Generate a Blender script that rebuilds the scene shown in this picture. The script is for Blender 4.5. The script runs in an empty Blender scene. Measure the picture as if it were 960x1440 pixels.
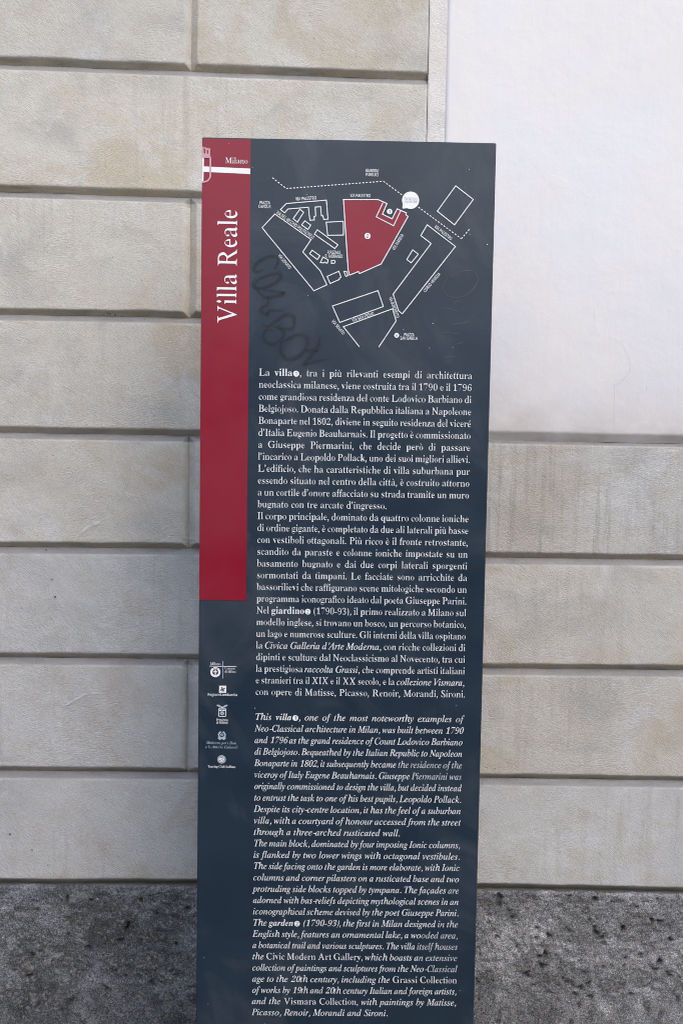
import bpy, math, random
import numpy as np
from mathutils import Vector, Matrix
from mathutils.geometry import tessellate_polygon

# ------------------------------------------------------------------ camera
CAM_LOC = [0.21338, -2.03751, 1.62478]
CAM_YPR = [0.01627, -0.078018, 0.016114]
FOCAL_PX = 1650.0
scene = bpy.context.scene
col = scene.collection

def camera_axes(yaw, pitch, roll):
    fwd = Vector((math.sin(yaw), math.cos(yaw), 0)); right = Vector((math.cos(yaw), -math.sin(yaw), 0)); up = Vector((0, 0, 1))
    f2 = math.cos(pitch)*fwd + math.sin(pitch)*up
    u2 = math.cos(pitch)*up - math.sin(pitch)*fwd
    r2 = math.cos(roll)*right + math.sin(roll)*u2
    u3 = -math.sin(roll)*right + math.cos(roll)*u2
    return r2, u3, f2

cam_data = bpy.data.cameras.new('camera')
cam = bpy.data.objects.new('camera', cam_data)
col.objects.link(cam)
R_, U_, F_ = camera_axes(*CAM_YPR)
cam.matrix_world = Matrix(((R_.x, U_.x, -F_.x, CAM_LOC[0]), (R_.y, U_.y, -F_.y, CAM_LOC[1]), (R_.z, U_.z, -F_.z, CAM_LOC[2]), (0, 0, 0, 1)))
cam_data.sensor_fit = 'VERTICAL'
cam_data.sensor_height = 36.0
cam_data.lens = 36.0*FOCAL_PX/1440.0
cam_data.clip_start = 0.05
cam_data.clip_end = 500
scene.camera = cam

# ------------------------------------------------------------------ light
SUN_ELEV, SUN_AZ = math.radians(46), math.radians(152)      # azimuth clockwise from +Y
world = bpy.data.worlds.new('World'); scene.world = world
world.use_nodes = True
wn = world.node_tree
sky = wn.nodes.new('ShaderNodeTexSky'); sky.sky_type = 'NISHITA'; sky.sun_disc = False
sky.sun_elevation = SUN_ELEV; sky.sun_rotation = SUN_AZ
sky.air_density = 1.0; sky.dust_density = 2.6; sky.ozone_density = 1.0
wn.links.new(sky.outputs[0], wn.nodes['Background'].inputs[0])
wn.nodes['Background'].inputs[1].default_value = 0.15
sun = bpy.data.lights.new('sun', 'SUN'); sun.energy = 0.62; sun.angle = math.radians(70); sun.color = (1.0, 0.98, 0.955)
so = bpy.data.objects.new('sun', sun); col.objects.link(so)
d = Vector((math.sin(SUN_AZ)*math.cos(SUN_ELEV), math.cos(SUN_AZ)*math.cos(SUN_ELEV), math.sin(SUN_ELEV)))
so.rotation_euler = d.to_track_quat('Z', 'Y').to_euler()
so.location = d*20
scene.view_settings.view_transform = 'Standard'
scene.view_settings.look = 'None'
scene.view_settings.gamma = 1
scene.view_settings.use_curve_mapping = False
scene.view_settings.exposure = 0.77
scene.render.engine = 'CYCLES'
scene.cycles.max_bounces = 6
scene.cycles.filter_width = 1.0
scene.cycles.use_denoising = True
scene.cycles.denoising_prefilter = 'NONE'

# ------------------------------------------------------------------ data (sign artwork in mm on its face, wall in metres on its face)
MAP_CLOSED = [[[144.05, 1991.73], [212.18, 1998.67], [215.39, 1966.95], [208.11, 1966.07], [206.81, 1972.31], [204.23, 1972.27], [202.48, 1987.61], [193.39, 1986.69], [194.37, 1971.78], [191.65, 1970.69], [192.19, 1965.02], [184.6, 1964.43], [181.72, 1986.17], [146.9, 1982.54], [141.52, 1976.02], [134.33, 1981.41]], [[167.21, 1982.47], [173.8, 1977.67], [163.4, 1960.75], [156.05, 1966.59]], [[175.97, 1963.23], [186.23, 1956.39], [181.33, 1948.83], [170.6, 1956.4]], [[197.43, 1948.7], [232.96, 1923.95], [227.82, 1917.5], [192.68, 1941.07]], [[212.43, 1961.66], [241.57, 1963.64], [242.31, 1940.55], [215.32, 1939.57]], [[124.87, 1973.77], [103.29, 1950.67], [112.89, 1938.89], [193.19, 1845.41], [215.12, 1855.93], [203.68, 1879.33], [173.16, 1910.75], [187.09, 1931.99]], [[189.11, 1914.07], [202.48, 1904.86], [198.16, 1898.47], [184.94, 1907.99]], [[207.84, 1902.85], [216.74, 1898.06], [215.29, 1892.77], [212.55, 1893.02], [211.46, 1894.51], [209.2, 1892.96], [203.56, 1893.31]], [[222.53, 1897.41], [227.41, 1897.5], [228.96, 1895.27], [227.48, 1892.69], [222.46, 1892.6]], [[215.33, 1870.21], [235.31, 1879.3], [239.28, 1869.13], [236.71, 1867.88], [236.45, 1865.32], [220.7, 1858.26]], [[244.15, 1879.31], [248.73, 1879.09], [250.97, 1872.35], [247.34, 1870.78]], [[432.22, 2026.88], [462.78, 2004.59], [431.74, 1961.14], [401.77, 1983.72]], [[385.03, 1960.47], [434.23, 1924.79], [345.45, 1808.99], [338.81, 1814.13], [329.08, 1842.18], [392.43, 1929.03], [374.46, 1942.1]], [[361.15, 1917.85], [370.86, 1910.62], [358.96, 1895.77], [351.32, 1901.24]], [[225.3, 1820.21], [302.9, 1847.65], [312.67, 1820.85], [238.22, 1792.36]]]
MAP_OPEN = [[[272.84, 1751.35], [244.58, 1785.23], [328.45, 1817.25], [335.1, 1796.69], [305.93, 1751.38]]]
MAP_DASHED = [[[119.93, 2034.42], [143.74, 2016.8], [308.87, 2032.07], [342.24, 2008.88]], [[369.38, 1989.89], [444.09, 1937.98], [458.3, 1955.64]]]
MAP_GARDEN = [[241.28, 2000.26], [300.15, 2001.37], [315.46, 1994.95], [308.21, 1976.89], [324.77, 1969.43], [333.11, 1986.32], [348.9, 1979.89], [348.05, 1976.89], [352.07, 1973.97], [307.5, 1892.93], [270.74, 1876.02], [268.85, 1879.45], [254.01, 1873.16], [251.28, 1881.39]]
MAP_VILLA_LINE = [[308.6, 1996.31], [297.65, 1972.21], [327.59, 1957.81], [339.25, 1983.45]]
BADGE_1 = [320.28, 1981.6]
BADGE_2 = [283.33, 1939.78]
BUBBLE = [[355.76, 2001.18], [342.07, 1986.99]]
METRO_DOT = [336.48, 1772.11]
STREETS = [["GIARDINI", [277.99, 2049.52], [300.78, 2049.57]], ["PUBBLICI", [278.23, 2042.86], [300.29, 2042.9]], ["VIA PALESTRO", [159.87, 1999.6], [195.41, 2002.41]], ["PIAZZA", [98.6, 1992.52], [116.77, 1992.55]], ["CAVOUR", [96.67, 1986.07], [117.87, 1986.11]], ["VIA DEL VECCHIO POLITECNICO", [128.21, 1977.31], [191.93, 1934.94]], ["VIA SENATO", [132.78, 1905.39], [152.41, 1882.57]], ["VIA PALESTRO", [252.39, 2007.42], [287.59, 2007.6]], ["PIAZZALE", [214.9, 1911.22], [238.03, 1911.25]], ["R. MORANDI", [211.34, 1904.74], [241.79, 1904.77]], ["VIA MARINA", [327.57, 1917.55], [343.46, 1943.69]], ["VIA PALESTRO", [398.44, 1958.46], [427.47, 1937.06]], ["CORSO VENEZIA", [382.03, 1847.41], [407.83, 1879.03]], ["VIA BORGHETTO", [324.53, 1837.18], [338.19, 1802.16]], ["VIA SAN PRIMO", [259.79, 1796.02], [296.58, 1809.28]], ["VIA SENATO", [225.79, 1795.57], [246.02, 1772.87]], ["PIAZZA", [348.81, 1773.7], [366.72, 1773.7]], ["SAN BABILA", [342.5, 1767.62], [372.56, 1767.62]]]
BUBBLE_TEXT = [["TU SEI QUI", [344.47, 2003.4], [368.42, 2003.44]], ["YOU ARE HERE", [345.18, 1998.62], [367.67, 1998.66]]]
BAND = [[-0.05, 2100.2], [82.5, 2100.04], [82.25, 1307.46], [0.5, 1307.09]]
STRIPE = [[2.87, 2051.21], [82.14, 2049.03], [82.23, 2040.0], [3.19, 2042.2]]
CREST_BAR = [[0.76, 2066.22], [3.53, 2066.15], [3.05, 2025.26], [0.29, 2025.2]]
CREST_SHIELD = [[14.45, 2067.47], [14.55, 2036.85], [13.08, 2031.26], [9.96, 2027.12], [5.57, 2025.55], [0.04, 2024.95]]
CREST_FOOT = [[3.53, 2066.15], [14.45, 2066.98]]
CREST_CROWN = [[[0.46, 2073.0], [14.04, 2072.03], [13.58, 2064.99], [0.76, 2065.73]], [[0.66, 2080.39], [2.92, 2080.31], [3.48, 2072.93], [0.72, 2072.88]], [[5.95, 2078.65], [8.46, 2078.45], [8.51, 2072.29], [5.99, 2072.49]], [[10.98, 2078.01], [13.99, 2077.82], [14.04, 2071.9], [11.02, 2072.09]], [[0.64, 2083.47], [3.4, 2083.77], [3.18, 2080.32], [0.67, 2080.27]], [[3.93, 2080.83], [5.66, 2083.57], [8.69, 2081.41], [6.71, 2078.42]], [[6.7, 2078.54], [8.95, 2081.17], [11.45, 2082.2], [11.23, 2078.01]], [[11.23, 2078.01], [11.96, 2081.23], [14.72, 2080.79], [14.24, 2077.82]]]
CITY_NAME = [[39.54, 2057.22], [78.29, 2056.49]]
TITLE = [[60.75, 1786.78], [60.32, 1981.04]]
LOGO_CITY = [[29.92, 1193.27], [19.21, 1190.55], [66.72, 1190.24], [42.52, 1199.44], [42.77, 1168.95], [29.75, 1179.88], [46.1, 1185.17], [46.15, 1179.16]]
LOGO_REGION = [[42.75, 1149.5], [16.4, 1137.77], [68.84, 1137.31]]
LOGO_PROVINCE = [[42.2, 1108.07], [32.09, 1092.35], [52.66, 1092.12], [32.12, 1087.58], [52.41, 1087.43]]
LOGO_MINISTRY = [[42.05, 1067.59], [14.87, 1051.14], [68.06, 1051.48], [13.49, 1043.6], [70.53, 1043.68]]
LOGO_CLUB = [[41.92, 1023.56], [17.57, 1008.57], [66.72, 1008.55]]
TAG = [[[124.88, 1881.0], [131.32, 1894.14], [127.93, 1902.2], [113.11, 1901.94], [96.75, 1891.89], [90.27, 1882.01], [93.62, 1876.37], [106.77, 1879.86]], [[93.73, 1865.78], [88.87, 1857.55], [90.6, 1849.42], [105.45, 1849.68], [125.16, 1856.56], [136.57, 1868.18], [133.2, 1874.64], [116.74, 1871.9], [100.34, 1864.27], [92.2, 1854.34], [97.25, 1844.64]], [[97.25, 1844.64], [110.57, 1833.45], [125.41, 1835.34], [141.86, 1840.53], [130.27, 1843.6], [107.13, 1846.45]], [[113.86, 1835.14], [115.63, 1823.73], [105.8, 1817.01], [102.57, 1810.41], [114.2, 1804.07], [115.78, 1810.64], [128.99, 1811.69], [140.57, 1811.07]], [[104.45, 1789.15], [114.42, 1784.4], [125.92, 1791.16], [142.32, 1802.92], [157.2, 1803.18], [160.61, 1795.04], [157.47, 1781.86], [142.59, 1780.79], [130.94, 1786.33]], [[126.0, 1784.6], [140.97, 1778.3], [142.74, 1768.47], [132.93, 1758.45], [121.38, 1754.14], [109.71, 1761.34], [107.93, 1772.8], [114.48, 1779.48], [124.42, 1778.01]], [[149.42, 1763.66], [162.59, 1770.46], [179.17, 1769.1], [184.3, 1757.68], [177.87, 1742.76], [163.1, 1730.98], [148.2, 1729.08], [138.94, 1740.46], [137.97, 1751.96], [142.84, 1760.26], [159.34, 1765.47]], [[205.65, 1771.2], [204.19, 1758.02], [199.36, 1748.06], [189.59, 1734.72], [178.17, 1720.52], [193.05, 1724.89], [219.52, 1731.11]], [[179.5, 1745.26], [192.77, 1744.66], [206.03, 1745.71]]]
TAG_THIN = [[[427.31, 1872.49], [435.32, 1878.67], [445.41, 1882.87], [459.64, 1884.73], [469.95, 1880.29], [474.26, 1871.32], [471.45, 1861.21], [464.56, 1851.02], [452.53, 1841.74], [438.31, 1838.46], [425.0, 1840.24], [416.65, 1848.15], [414.84, 1856.18], [417.3, 1864.27], [424.28, 1871.43]], [[428.44, 1824.17], [436.46, 1830.36], [448.57, 1836.63]], [[404.05, 1818.7], [416.27, 1820.32], [428.58, 1818.11], [445.07, 1812.34]], [[429.19, 1791.85], [445.5, 1794.16], [461.74, 1799.49]], [[411.07, 1779.39], [429.52, 1777.69], [447.99, 1775.98]], [[438.19, 1757.56], [450.38, 1761.83]], [[418.2, 1735.91], [438.67, 1737.27]]]
SPECKS = [[454.25, 2054.49, 0.5], [447.68, 2024.59, 0.45], [178.4, 2006.97, 0.55], [393.48, 1751.33, 0.7], [398.08, 1793.34, 0.8], [348.04, 1781.55, 0.7], [99.76, 1116.77, 0.6], [454.4, 1125.61, 0.5], [183.17, 1837.39, 0.5], [458.15, 1945.24, 0.5], [488.49, 1928.98, 1.0], [123.0, 539.45, 0.7], [433.39, 1752.61, 0.4], [473.17, 604.83, 0.5], [13.42, 661.66, 0.6], [21.67, 575.81, 0.6], [85.9, 2050.38, 0.5], [45.7, 2089.87, 0.4]]
JOINTS = {"1": [2.3209, -0.01046], "2": [2.0686, -0.01135], "3": [1.8302, 0.00098], "4": [1.5872, -0.00226], "4r": [1.5893, -0.00289], "5": [1.3542, 0.00472], "5r": [1.3406, 0.00138], "6": [1.1197, 0.0021], "6r": [1.1054, -0.00164], "7": [0.8748, -0.00178], "7r": [0.8694, -0.00832], "8": [0.6334, -0.00086], "8r": [0.6324, -0.01843]}
CRACKS = [[[0.3038, 1.474], [0.3124, 1.4682], [0.3202, 1.4584], [0.3254, 1.4485], [0.3277, 1.4361], [0.3334, 1.4287], [0.3435, 1.4229], [0.3562, 1.4166]], [[0.5165, 1.8694], [0.5186, 1.8354], [0.5225, 1.8062]], [[0.5484, 1.8028], [0.5684, 1.7973], [0.5813, 1.7853], [0.5904, 1.7659], [0.5975, 1.7489], [0.5945, 1.7342], [0.5836, 1.7193], [0.5715, 1.7092], [0.5642, 1.7042], [0.5667, 1.66], [0.5664, 1.6403], [0.5694, 1.6117]], [[0.6314, 1.7053], [0.6328, 1.6955]]]
PAINT_MARKS = [[[-0.5387, 1.3825], [-0.5319, 1.3866], [-0.5241, 1.3936], [-0.5153, 1.3986]], [[-0.5123, 1.4006], [-0.505, 1.4047], [-0.4957, 1.4078]], [[-0.5693, 1.0204], [-0.552, 1.0307], [-0.5322, 1.0424], [-0.5248, 1.046]], [[-0.515, 1.0471], [-0.4977, 1.0488]]]
FLECKS = [[-0.5883, 1.2497], [-0.5946, 1.2864], [-0.6061, 1.3471], [-0.6049, 0.6774], [-0.6841, 0.744], [-0.6381, 0.7103], [-0.4881, 1.8299], [-0.476, 1.8331], [-0.465, 1.8313], [-0.4534, 1.8287], [-0.4495, 1.8283], [-0.4809, 1.8349]]
PITS = [[-0.435, 0.552], [-0.4515, 0.5129], [-0.44, 0.5405], [-0.3868, 0.4213], [0.4164, 0.4415], [0.452, 0.4574], [0.5317, 0.4691], [0.5688, 0.5194], [0.4367, 0.5414], [0.351, 0.5207], [0.315, 0.4822], [0.555, 0.3893], [0.5322, 0.3734], [0.5616, 0.344], [0.5514, 0.4186], [0.5336, 0.4107], [0.6466, 0.3653], [0.6751, 0.3679], [0.7123, 0.3465], [0.7267, 0.517], [0.6632, 0.4825], [0.6956, 0.4479], [0.7271, 0.4373], [0.7534, 0.5647], [0.7019, 0.5567], [0.4629, 0.5246], [0.625, 0.538], [0.7478, 0.3732]]
GLYPHS = {}
GLYPHS['R'] = {
'A':'503|23 0 20 13 45 17 64 31 79 55 238 465 252 465 407 57 418 36 433 23 453 16 479 13 483 0 307 0 304 13 333 16 344 26 345 45 335 76 305 155 161 155 154 153 148 147 126 88 117 55 117 35 124 24 135 17 170 13 172 0/161 179 296 179 228 359',
'B':'394|23 0 23 13 51 16 66 26 74 44 76 71 78 377 75 411 68 425 58 434 42 439 20 442 20 455 180 455 244 449 294 431 329 400 348 357 351 320 339 290 312 265 270 246 317 223 350 188 370 142 374 114 372 89 365 67 352 47 334 31 311 17 283 8 251 2 214 0/171 253 212 256 243 266 266 281 280 303 285 329 281 361 262 401 230 425 184 433 167 432 156 430 149 427 145 422 142 386 142 264 145 258 150 255/192 20 232 24 263 36 285 55 299 80 303 112 297 149 288 175 275 196 257 212 235 223 209 230 178 232 150 230 143 226 141 218 140 71 142 43 148 32 157 25',
'C':'429|253 -10 218 -7 184 0 152 13 123 30 97 51 74 77 54 106 39 139 27 175 22 207 20 239 23 270 29 300 39 330 53 357 69 382 88 405 110 424 138 442 167 455 198 462 230 465 257 463 337 444 348 448 354 460 368 460 376 325 362 325 347 375 333 399 315 418 294 432 270 440 242 443 217 441 194 434 172 422 152 405 135 385 120 362 108 336 100 306 95 275 93 241 96 207 103 171 118 127 138 89 164 59 194 36 227 23 263 18 302 24 337 39 367 65 394 101 409 89 390 59 369 34 345 14 318 1 288 -7',
'D':'463|22 0 22 13 50 16 65 25 73 42 76 71 78 377 75 410 69 424 58 434 42 439 20 442 20 455 186 455 227 453 265 445 300 432 332 415 360 393 386 367 407 337 423 304 435 266 441 231 443 198 440 165 432 134 419 106 402 80 380 57 354 37 325 21 290 9 252 2 210 0/208 22 241 24 270 31 295 43 317 59 334 78 348 101 358 127 365 155 368 185 368 216 358 281 343 327 322 365 295 395 263 416 226 429 184 433 167 432 155 430 148 424 142 399 139 63 141 48 148 35 161 28 180 23',
'E':'416|23 0 23 13 50 16 65 25 73 42 75 72 78 377 75 410 69 424 58 434 42 439 20 442 20 455 351 455 358 356 346 356 337 386 327 405 314 418 295 427 269 431 182 433 155 430 148 425 142 405 140 254 220 256 241 261 256 270 269 290 274 319 287 319 283 158 271 158 260 202 254 215 245 224 233 229 217 231 141 232 140 52 147 35 157 28 171 24 263 24 308 33 334 47 355 66 366 83 383 125 396 125 382 0',
'F':'359|23 0 24 13 44 14 57 18 65 24 71 35 75 51 78 377 75 410 69 424 58 434 42 439 20 442 21 455 331 455 339 347 325 347 310 394 292 416 266 428 230 432 161 431 150 426 145 419 143 410 144 253 206 254 228 258 243 266 254 278 262 295 267 318 280 318 280 153 266 153 260 186 252 208 240 221 222 228 144 230 144 68 146 43 153 28 165 19 182 14 207 12 209 0',
'G':'494|278 -10 238 -7 200 0 164 13 132 31 103 52 77 78 56 108 39 141 28 177 22 209 20 241 23 273 29 303 39 332 52 359 69 384 88 406 109 425 137 443 167 455 200 462 236 465 265 463 293 458 372 433 382 434 390 439 400 460 412 460 418 320 406 320 390 356 369 387 343 411 313 429 280 440 245 443 209 439 177 426 150 404 128 375 112 340 101 299 96 255 97 212 104 170 120 123 142 84 170 52 204 29 241 15 281 10 311 14 337 25 354 42 360 62 360 155 358 182 351 195 340 203 294 210 294 222 474 222 474 210 454 208 440 204 431 196 427 184 424 156 426 34 393 15 358 1 319 -7',
'H':'481|23 0 23 13 43 14 56 18 65 24 71 35 75 50 78 377 75 410 69 424 58 434 42 439 20 442 20 455 193 455 193 442 167 439 152 430 144 412 141 381 140 272 144 259 149 256 164 254 324 254 338 256 341 261 342 377 340 410 333 424 323 434 307 439 284 442 285 455 458 455 458 442 430 439 416 430 408 412 405 384 404 78 405 51 412 30 423 21 439 16 461 13 461 0 288 0 288 13 308 14 321 18 330 24 336 35 339 50 341 213 337 224 333 227 317 229 158 229 144 227 141 222 139 78 141 44 148 30 158 21 174 16 196 13 197 0',
'I':'219|23 0 24 13 44 14 57 18 66 24 71 35 75 50 78 377 75 410 69 424 58 434 42 439 20 442 21 455 196 455 196 442 168 439 154 430 146 412 143 384 141 78 144 44 151 30 161 21 177 16 199 13 199 0',
'J':'261|104 -10 74 -6 50 7 32 25 21 48 20 62 24 74 32 82 45 85 58 83 70 76 79 66 85 50 86 26 93 13 104 9 116 13 122 26 123 35 125 75 126 371 123 412 116 426 105 434 60 441 61 455 241 455 240 442 216 439 201 432 193 416 191 389 191 131 189 88 182 52 170 25 153 6 132 -6',
'K':'480|24 0 24 13 43 14 56 18 65 24 72 35 75 50 78 377 75 410 69 424 59 434 43 439 21 442 20 455 192 455 191 442 165 439 151 432 144 416 141 387 140 255 143 246 147 245 153 248 274 377 294 405 298 425 286 438 257 442 257 455 408 455 406 443 378 436 352 418 198 258 393 43 415 26 436 16 459 13 459 0 274 0 275 13 297 14 308 18 314 25 313 36 310 44 296 65 156 223 146 228 141 226 140 220 139 73 141 45 148 29 160 20 177 15 202 13 202 0',
'L':'418|23 0 23 13 50 16 66 25 73 42 76 71 78 387 75 410 69 424 58 434 43 439 20 442 20 455 193 455 191 443 168 440 153 430 145 413 142 385 142 50 148 36 157 28 172 24 268 24 315 32 340 44 359 64 377 103 385 129 398 129 389 0',
'M':'545|20 0 21 13 53 18 62 24 69 35 72 50 79 377 76 410 70 424 59 434 43 439 21 442 22 455 138 455 270 106 403 455 521 455 521 442 493 439 479 430 471 412 468 384 467 78 468 51 475 30 486 21 502 16 524 13 525 0 353 0 354 11 384 18 393 25 399 38 402 56 405 384 258 0 249 0 105 385 101 69 104 47 111 31 122 21 138 15 160 13 160 0',
'N':'461|372 -10 107 365 105 82 106 49 114 28 124 20 165 13 165 0 24 0 24 13 49 16 64 25 73 42 76 71 80 388 79 400 72 415 60 428 43 439 21 442 20 455 111 455 357 106 359 386 358 406 350 427 339 435 323 440 299 442 298 455 440 455 440 442 409 437 399 431 393 421 389 405 384 -10',
'O':'461|236 -10 203 -8 172 -1 142 10 116 26 92 45 70 69 52 95 38 125 28 159 22 188 20 218 21 247 33 304 56 356 88 400 108 419 129 434 152 447 176 457 202 463 229 465 262 463 293 456 322 444 348 428 372 408 392 385 410 358 424 328 434 296 441 247 439 197 429 149 411 104 387 64 356 32 331 13 302 0 271 -7/232 10 262 14 289 28 305 42 332 78 352 124 359 150 366 206 367 235 362 295 356 324 344 361 329 391 310 414 287 431 262 442 235 445 213 443 193 436 174 424 156 409 140 389 126 367 106 312 100 280 95 231 97 183 105 134 117 97 133 67 154 42 177 24 203 13',
'P':'371|23 0 23 13 50 16 65 24 73 42 76 71 78 377 75 410 69 425 58 434 42 439 20 442 20 455 190 455 250 449 296 430 328 398 347 353 351 328 350 304 343 283 332 264 315 248 295 235 269 225 240 220 149 218 142 216 140 210 140 63 142 45 149 29 161 20 179 15 206 13 205 0/175 237 213 241 243 251 264 269 276 293 280 322 275 356 261 392 240 416 211 431 173 435 159 434 149 428 144 417 142 397 141 258 142 247 149 239',
'Q':'504|353 -127 310 -123 205 -97 172 -93 150 -96 128 -106 105 -123 94 -112 182 -3 145 10 112 29 84 54 60 84 41 118 28 159 22 189 20 220 21 250 26 280 33 307 44 334 72 382 109 420 129 436 151 448 175 457 199 463 224 465 256 463 287 456 316 445 343 429 367 410 388 387 406 361 420 331 430 299 437 264 438 229 436 194 428 160 416 127 400 97 380 68 356 42 328 20 298 5 264 -5 212 -9 204 -14 177 -45 208 -44 251 -49 343 -73 389 -81 418 -75 446 -56 472 -25 484 -34 467 -64 448 -88 429 -105 407 -117 382 -125/231 10 262 15 290 29 314 53 330 76 342 103 353 135 360 171 364 209 364 247 361 285 354 322 342 358 326 389 307 413 284 430 258 440 230 444 208 442 187 435 168 423 151 408 136 388 123 366 104 311 98 280 95 243 95 206 98 169 106 132 117 96 133 66 153 42 177 25 203 14',
'R':'464|24 0 24 13 51 16 66 26 74 44 77 71 78 377 75 411 69 425 59 434 43 439 21 442 20 455 203 455 244 452 279 444 309 429 332 409 349 385 360 356 363 314 348 278 316 250 267 230 383 52 402 30 421 17 444 13 443 0 347 0 205 224 141 226 140 87 143 45 149 29 160 19 175 14 202 13 202 0/182 245 221 248 252 258 274 275 288 297 293 324 289 356 268 399 232 425 181 433 156 430 149 426 145 418 142 390 140 247',
'S':'306|177 -9 149 -7 118 -1 68 13 54 8 48 -8 36 -8 20 143 33 143 46 104 64 71 85 45 110 26 137 14 165 10 187 14 204 23 218 37 226 56 229 78 225 103 219 120 210 136 168 184 71 272 55 291 38 318 28 346 23 378 28 407 41 431 61 449 79 458 99 463 123 465 152 463 212 447 225 451 231 463 244 463 257 329 246 329 235 364 221 393 203 415 183 431 161 441 137 444 109 439 90 423 82 399 85 368 93 348 107 328 149 285 223 220 250 191 269 159 282 124 286 99 286 76 281 56 272 37 260 21 244 8 225 -1 202 -7',
'T':'409|111 0 110 13 136 15 150 19 161 27 167 40 171 60 175 420 168 429 155 431 104 429 77 423 58 412 46 395 38 373 35 345 20 346 20 455 381 455 389 343 376 343 372 364 360 395 343 416 317 427 280 431 248 430 241 422 236 91 240 42 246 28 258 19 276 15 309 13 308 0',
'U':'471|256 -10 215 -6 179 5 147 23 120 47 100 76 88 110 83 139 83 379 81 411 74 426 63 435 46 440 20 443 20 455 203 455 204 443 173 439 157 427 149 406 147 374 147 189 149 127 152 107 167 71 191 45 212 32 236 25 263 22 285 24 305 29 322 37 343 54 356 78 362 100 366 134 368 347 367 379 363 403 356 422 345 434 329 440 304 443 303 455 449 455 451 443 442 443 414 435 400 412 397 370 394 121 390 88 382 61 371 38 356 20 337 7 315 -3 287 -8',
'V':'484|234 -10 98 387 86 413 72 430 54 439 23 442 20 455 193 455 195 443 166 440 155 430 154 411 163 379 259 93 374 367 384 400 384 421 378 432 367 438 333 442 330 455 463 455 464 442 447 438 434 425 422 404 248 -10',
'W':'624|226 -10 98 386 86 413 71 430 51 440 23 443 20 455 194 455 195 443 166 440 155 430 154 411 162 379 247 113 319 347 306 387 295 413 281 430 262 439 234 443 232 455 398 455 398 443 381 441 369 437 362 429 361 417 372 370 453 118 520 364 526 398 523 422 507 436 471 443 471 455 601 455 603 443 585 438 572 425 562 403 446 -10 434 -10 333 304 238 -10',
'X':'475|20 0 21 11 47 18 71 35 94 62 208 225 130 363 98 413 85 425 70 435 52 441 24 443 25 455 216 455 216 442 205 442 178 436 173 416 190 379 251 273 324 374 341 403 344 423 331 438 294 443 295 455 446 455 444 443 424 439 407 427 390 408 266 245 353 88 384 39 396 28 410 19 427 14 455 13 455 0 259 0 259 13 288 14 301 18 308 26 308 39 298 65 224 195 149 88 133 58 131 34 147 17 187 10 186 0',
'Y':'478|204 0 205 12 242 18 252 24 258 34 259 64 248 197 135 358 96 409 78 425 61 435 43 440 21 442 20 455 208 455 208 442 186 440 172 435 166 427 168 414 184 385 290 230 360 373 369 406 368 418 361 429 342 438 309 442 307 455 457 455 458 441 442 436 427 424 408 395 311 201 322 64 327 39 335 25 348 17 368 13 397 12 397 0',
'Z':'415|32 0 30 10 264 430 148 430 113 428 86 422 65 411 50 395 39 373 33 345 20 345 26 455 353 455 354 448 118 26 254 27 295 29 317 33 334 40 348 50 359 62 368 79 376 100 381 125 395 125 388 0',
'a':'288|221 -8 171 35 92 -2 74 -6 42 13 28 34 24 59 28 83 41 106 64 125 87 139 115 151 189 176 189 226 186 250 178 266 163 275 121 278 72 273 61 257 64 248 77 226 79 216 76 203 67 191 53 183 57 180 59 183 46 192 38 206 35 221 39 240 51 259 69 274 112 295 135 298 165 294 186 285 209 271 224 252 233 227 236 196 238 35 241 31 293 32 278 37 270 26 248 8/116 30 153 31 166 36 178 45 189 57 177 160 108 144 83 117 75 79 82 41',
'b':'304|45 -9 43 424 39 444 29 453 12 457 12 473 93 473 113 259 189 298 228 278 250 256 267 227 275 205 280 181 281 155 279 125 273 98 264 72 250 49 234 30 215 14 177 -5 164 -8 82 28 15 -9/155 11 202 19 219 44 226 71 230 107 232 150 230 185 226 214 219 236 201 257 158 264 122 261 109 254 99 243 93 227 93 64 98 34 111 17',
'c':'242|128 -8 119 -6 85 12 67 26 52 44 40 65 30 89 25 113 23 140 25 169 31 195 42 220 56 242 73 260 93 276 132 296 147 299 163 296 197 277 216 255 222 229 219 215 212 203 199 195 210 193 196 204 186 235 188 255 181 274 139 280 92 268 75 234 69 175 71 132 79 97 92 69 109 50 130 38 174 34 215 37 236 48 236 65 204 30 175 9 149 -4',
'd':'312|114 -8 77 12 61 26 48 43 37 64 29 87 25 111 23 138 25 168 30 195 38 220 50 242 64 261 80 276 120 298 191 260 211 407 209 431 201 446 185 454 168 457 168 473 260 473 262 50 266 36 275 29 292 24 292 12 224 3 204 -8 191 38/141 25 178 28 192 37 204 51 211 70 211 227 206 242 196 254 182 262 142 264 101 257 86 236 79 212 75 181 75 107 79 76 85 53 100 32',
'e':'249|126 -8 116 -6 83 12 66 26 51 44 39 66 30 91 25 117 23 147 25 174 30 199 40 223 52 244 68 262 85 276 119 295 130 298 148 293 172 280 195 260 213 233 223 201 227 157 73 157 79 103 93 67 117 45 169 38 213 42 235 56 235 79 204 36 176 12 146 -3/73 178 191 178 189 236 184 261 172 275 130 280 91 270 77 241',
'f':'168|19 2 19 13 42 19 47 24 51 31 53 68 53 261 20 261 20 288 53 288 53 345 57 385 67 419 83 448 106 468 126 481 145 485 162 479 187 460 203 434 209 404 206 383 198 365 187 354 191 350 197 353 186 363 178 377 176 393 178 409 187 441 188 448 184 459 152 463 116 458 107 445 103 423 102 288 153 288 153 261 102 261 102 61 104 36 111 22 129 15 150 13 150 2',
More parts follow.
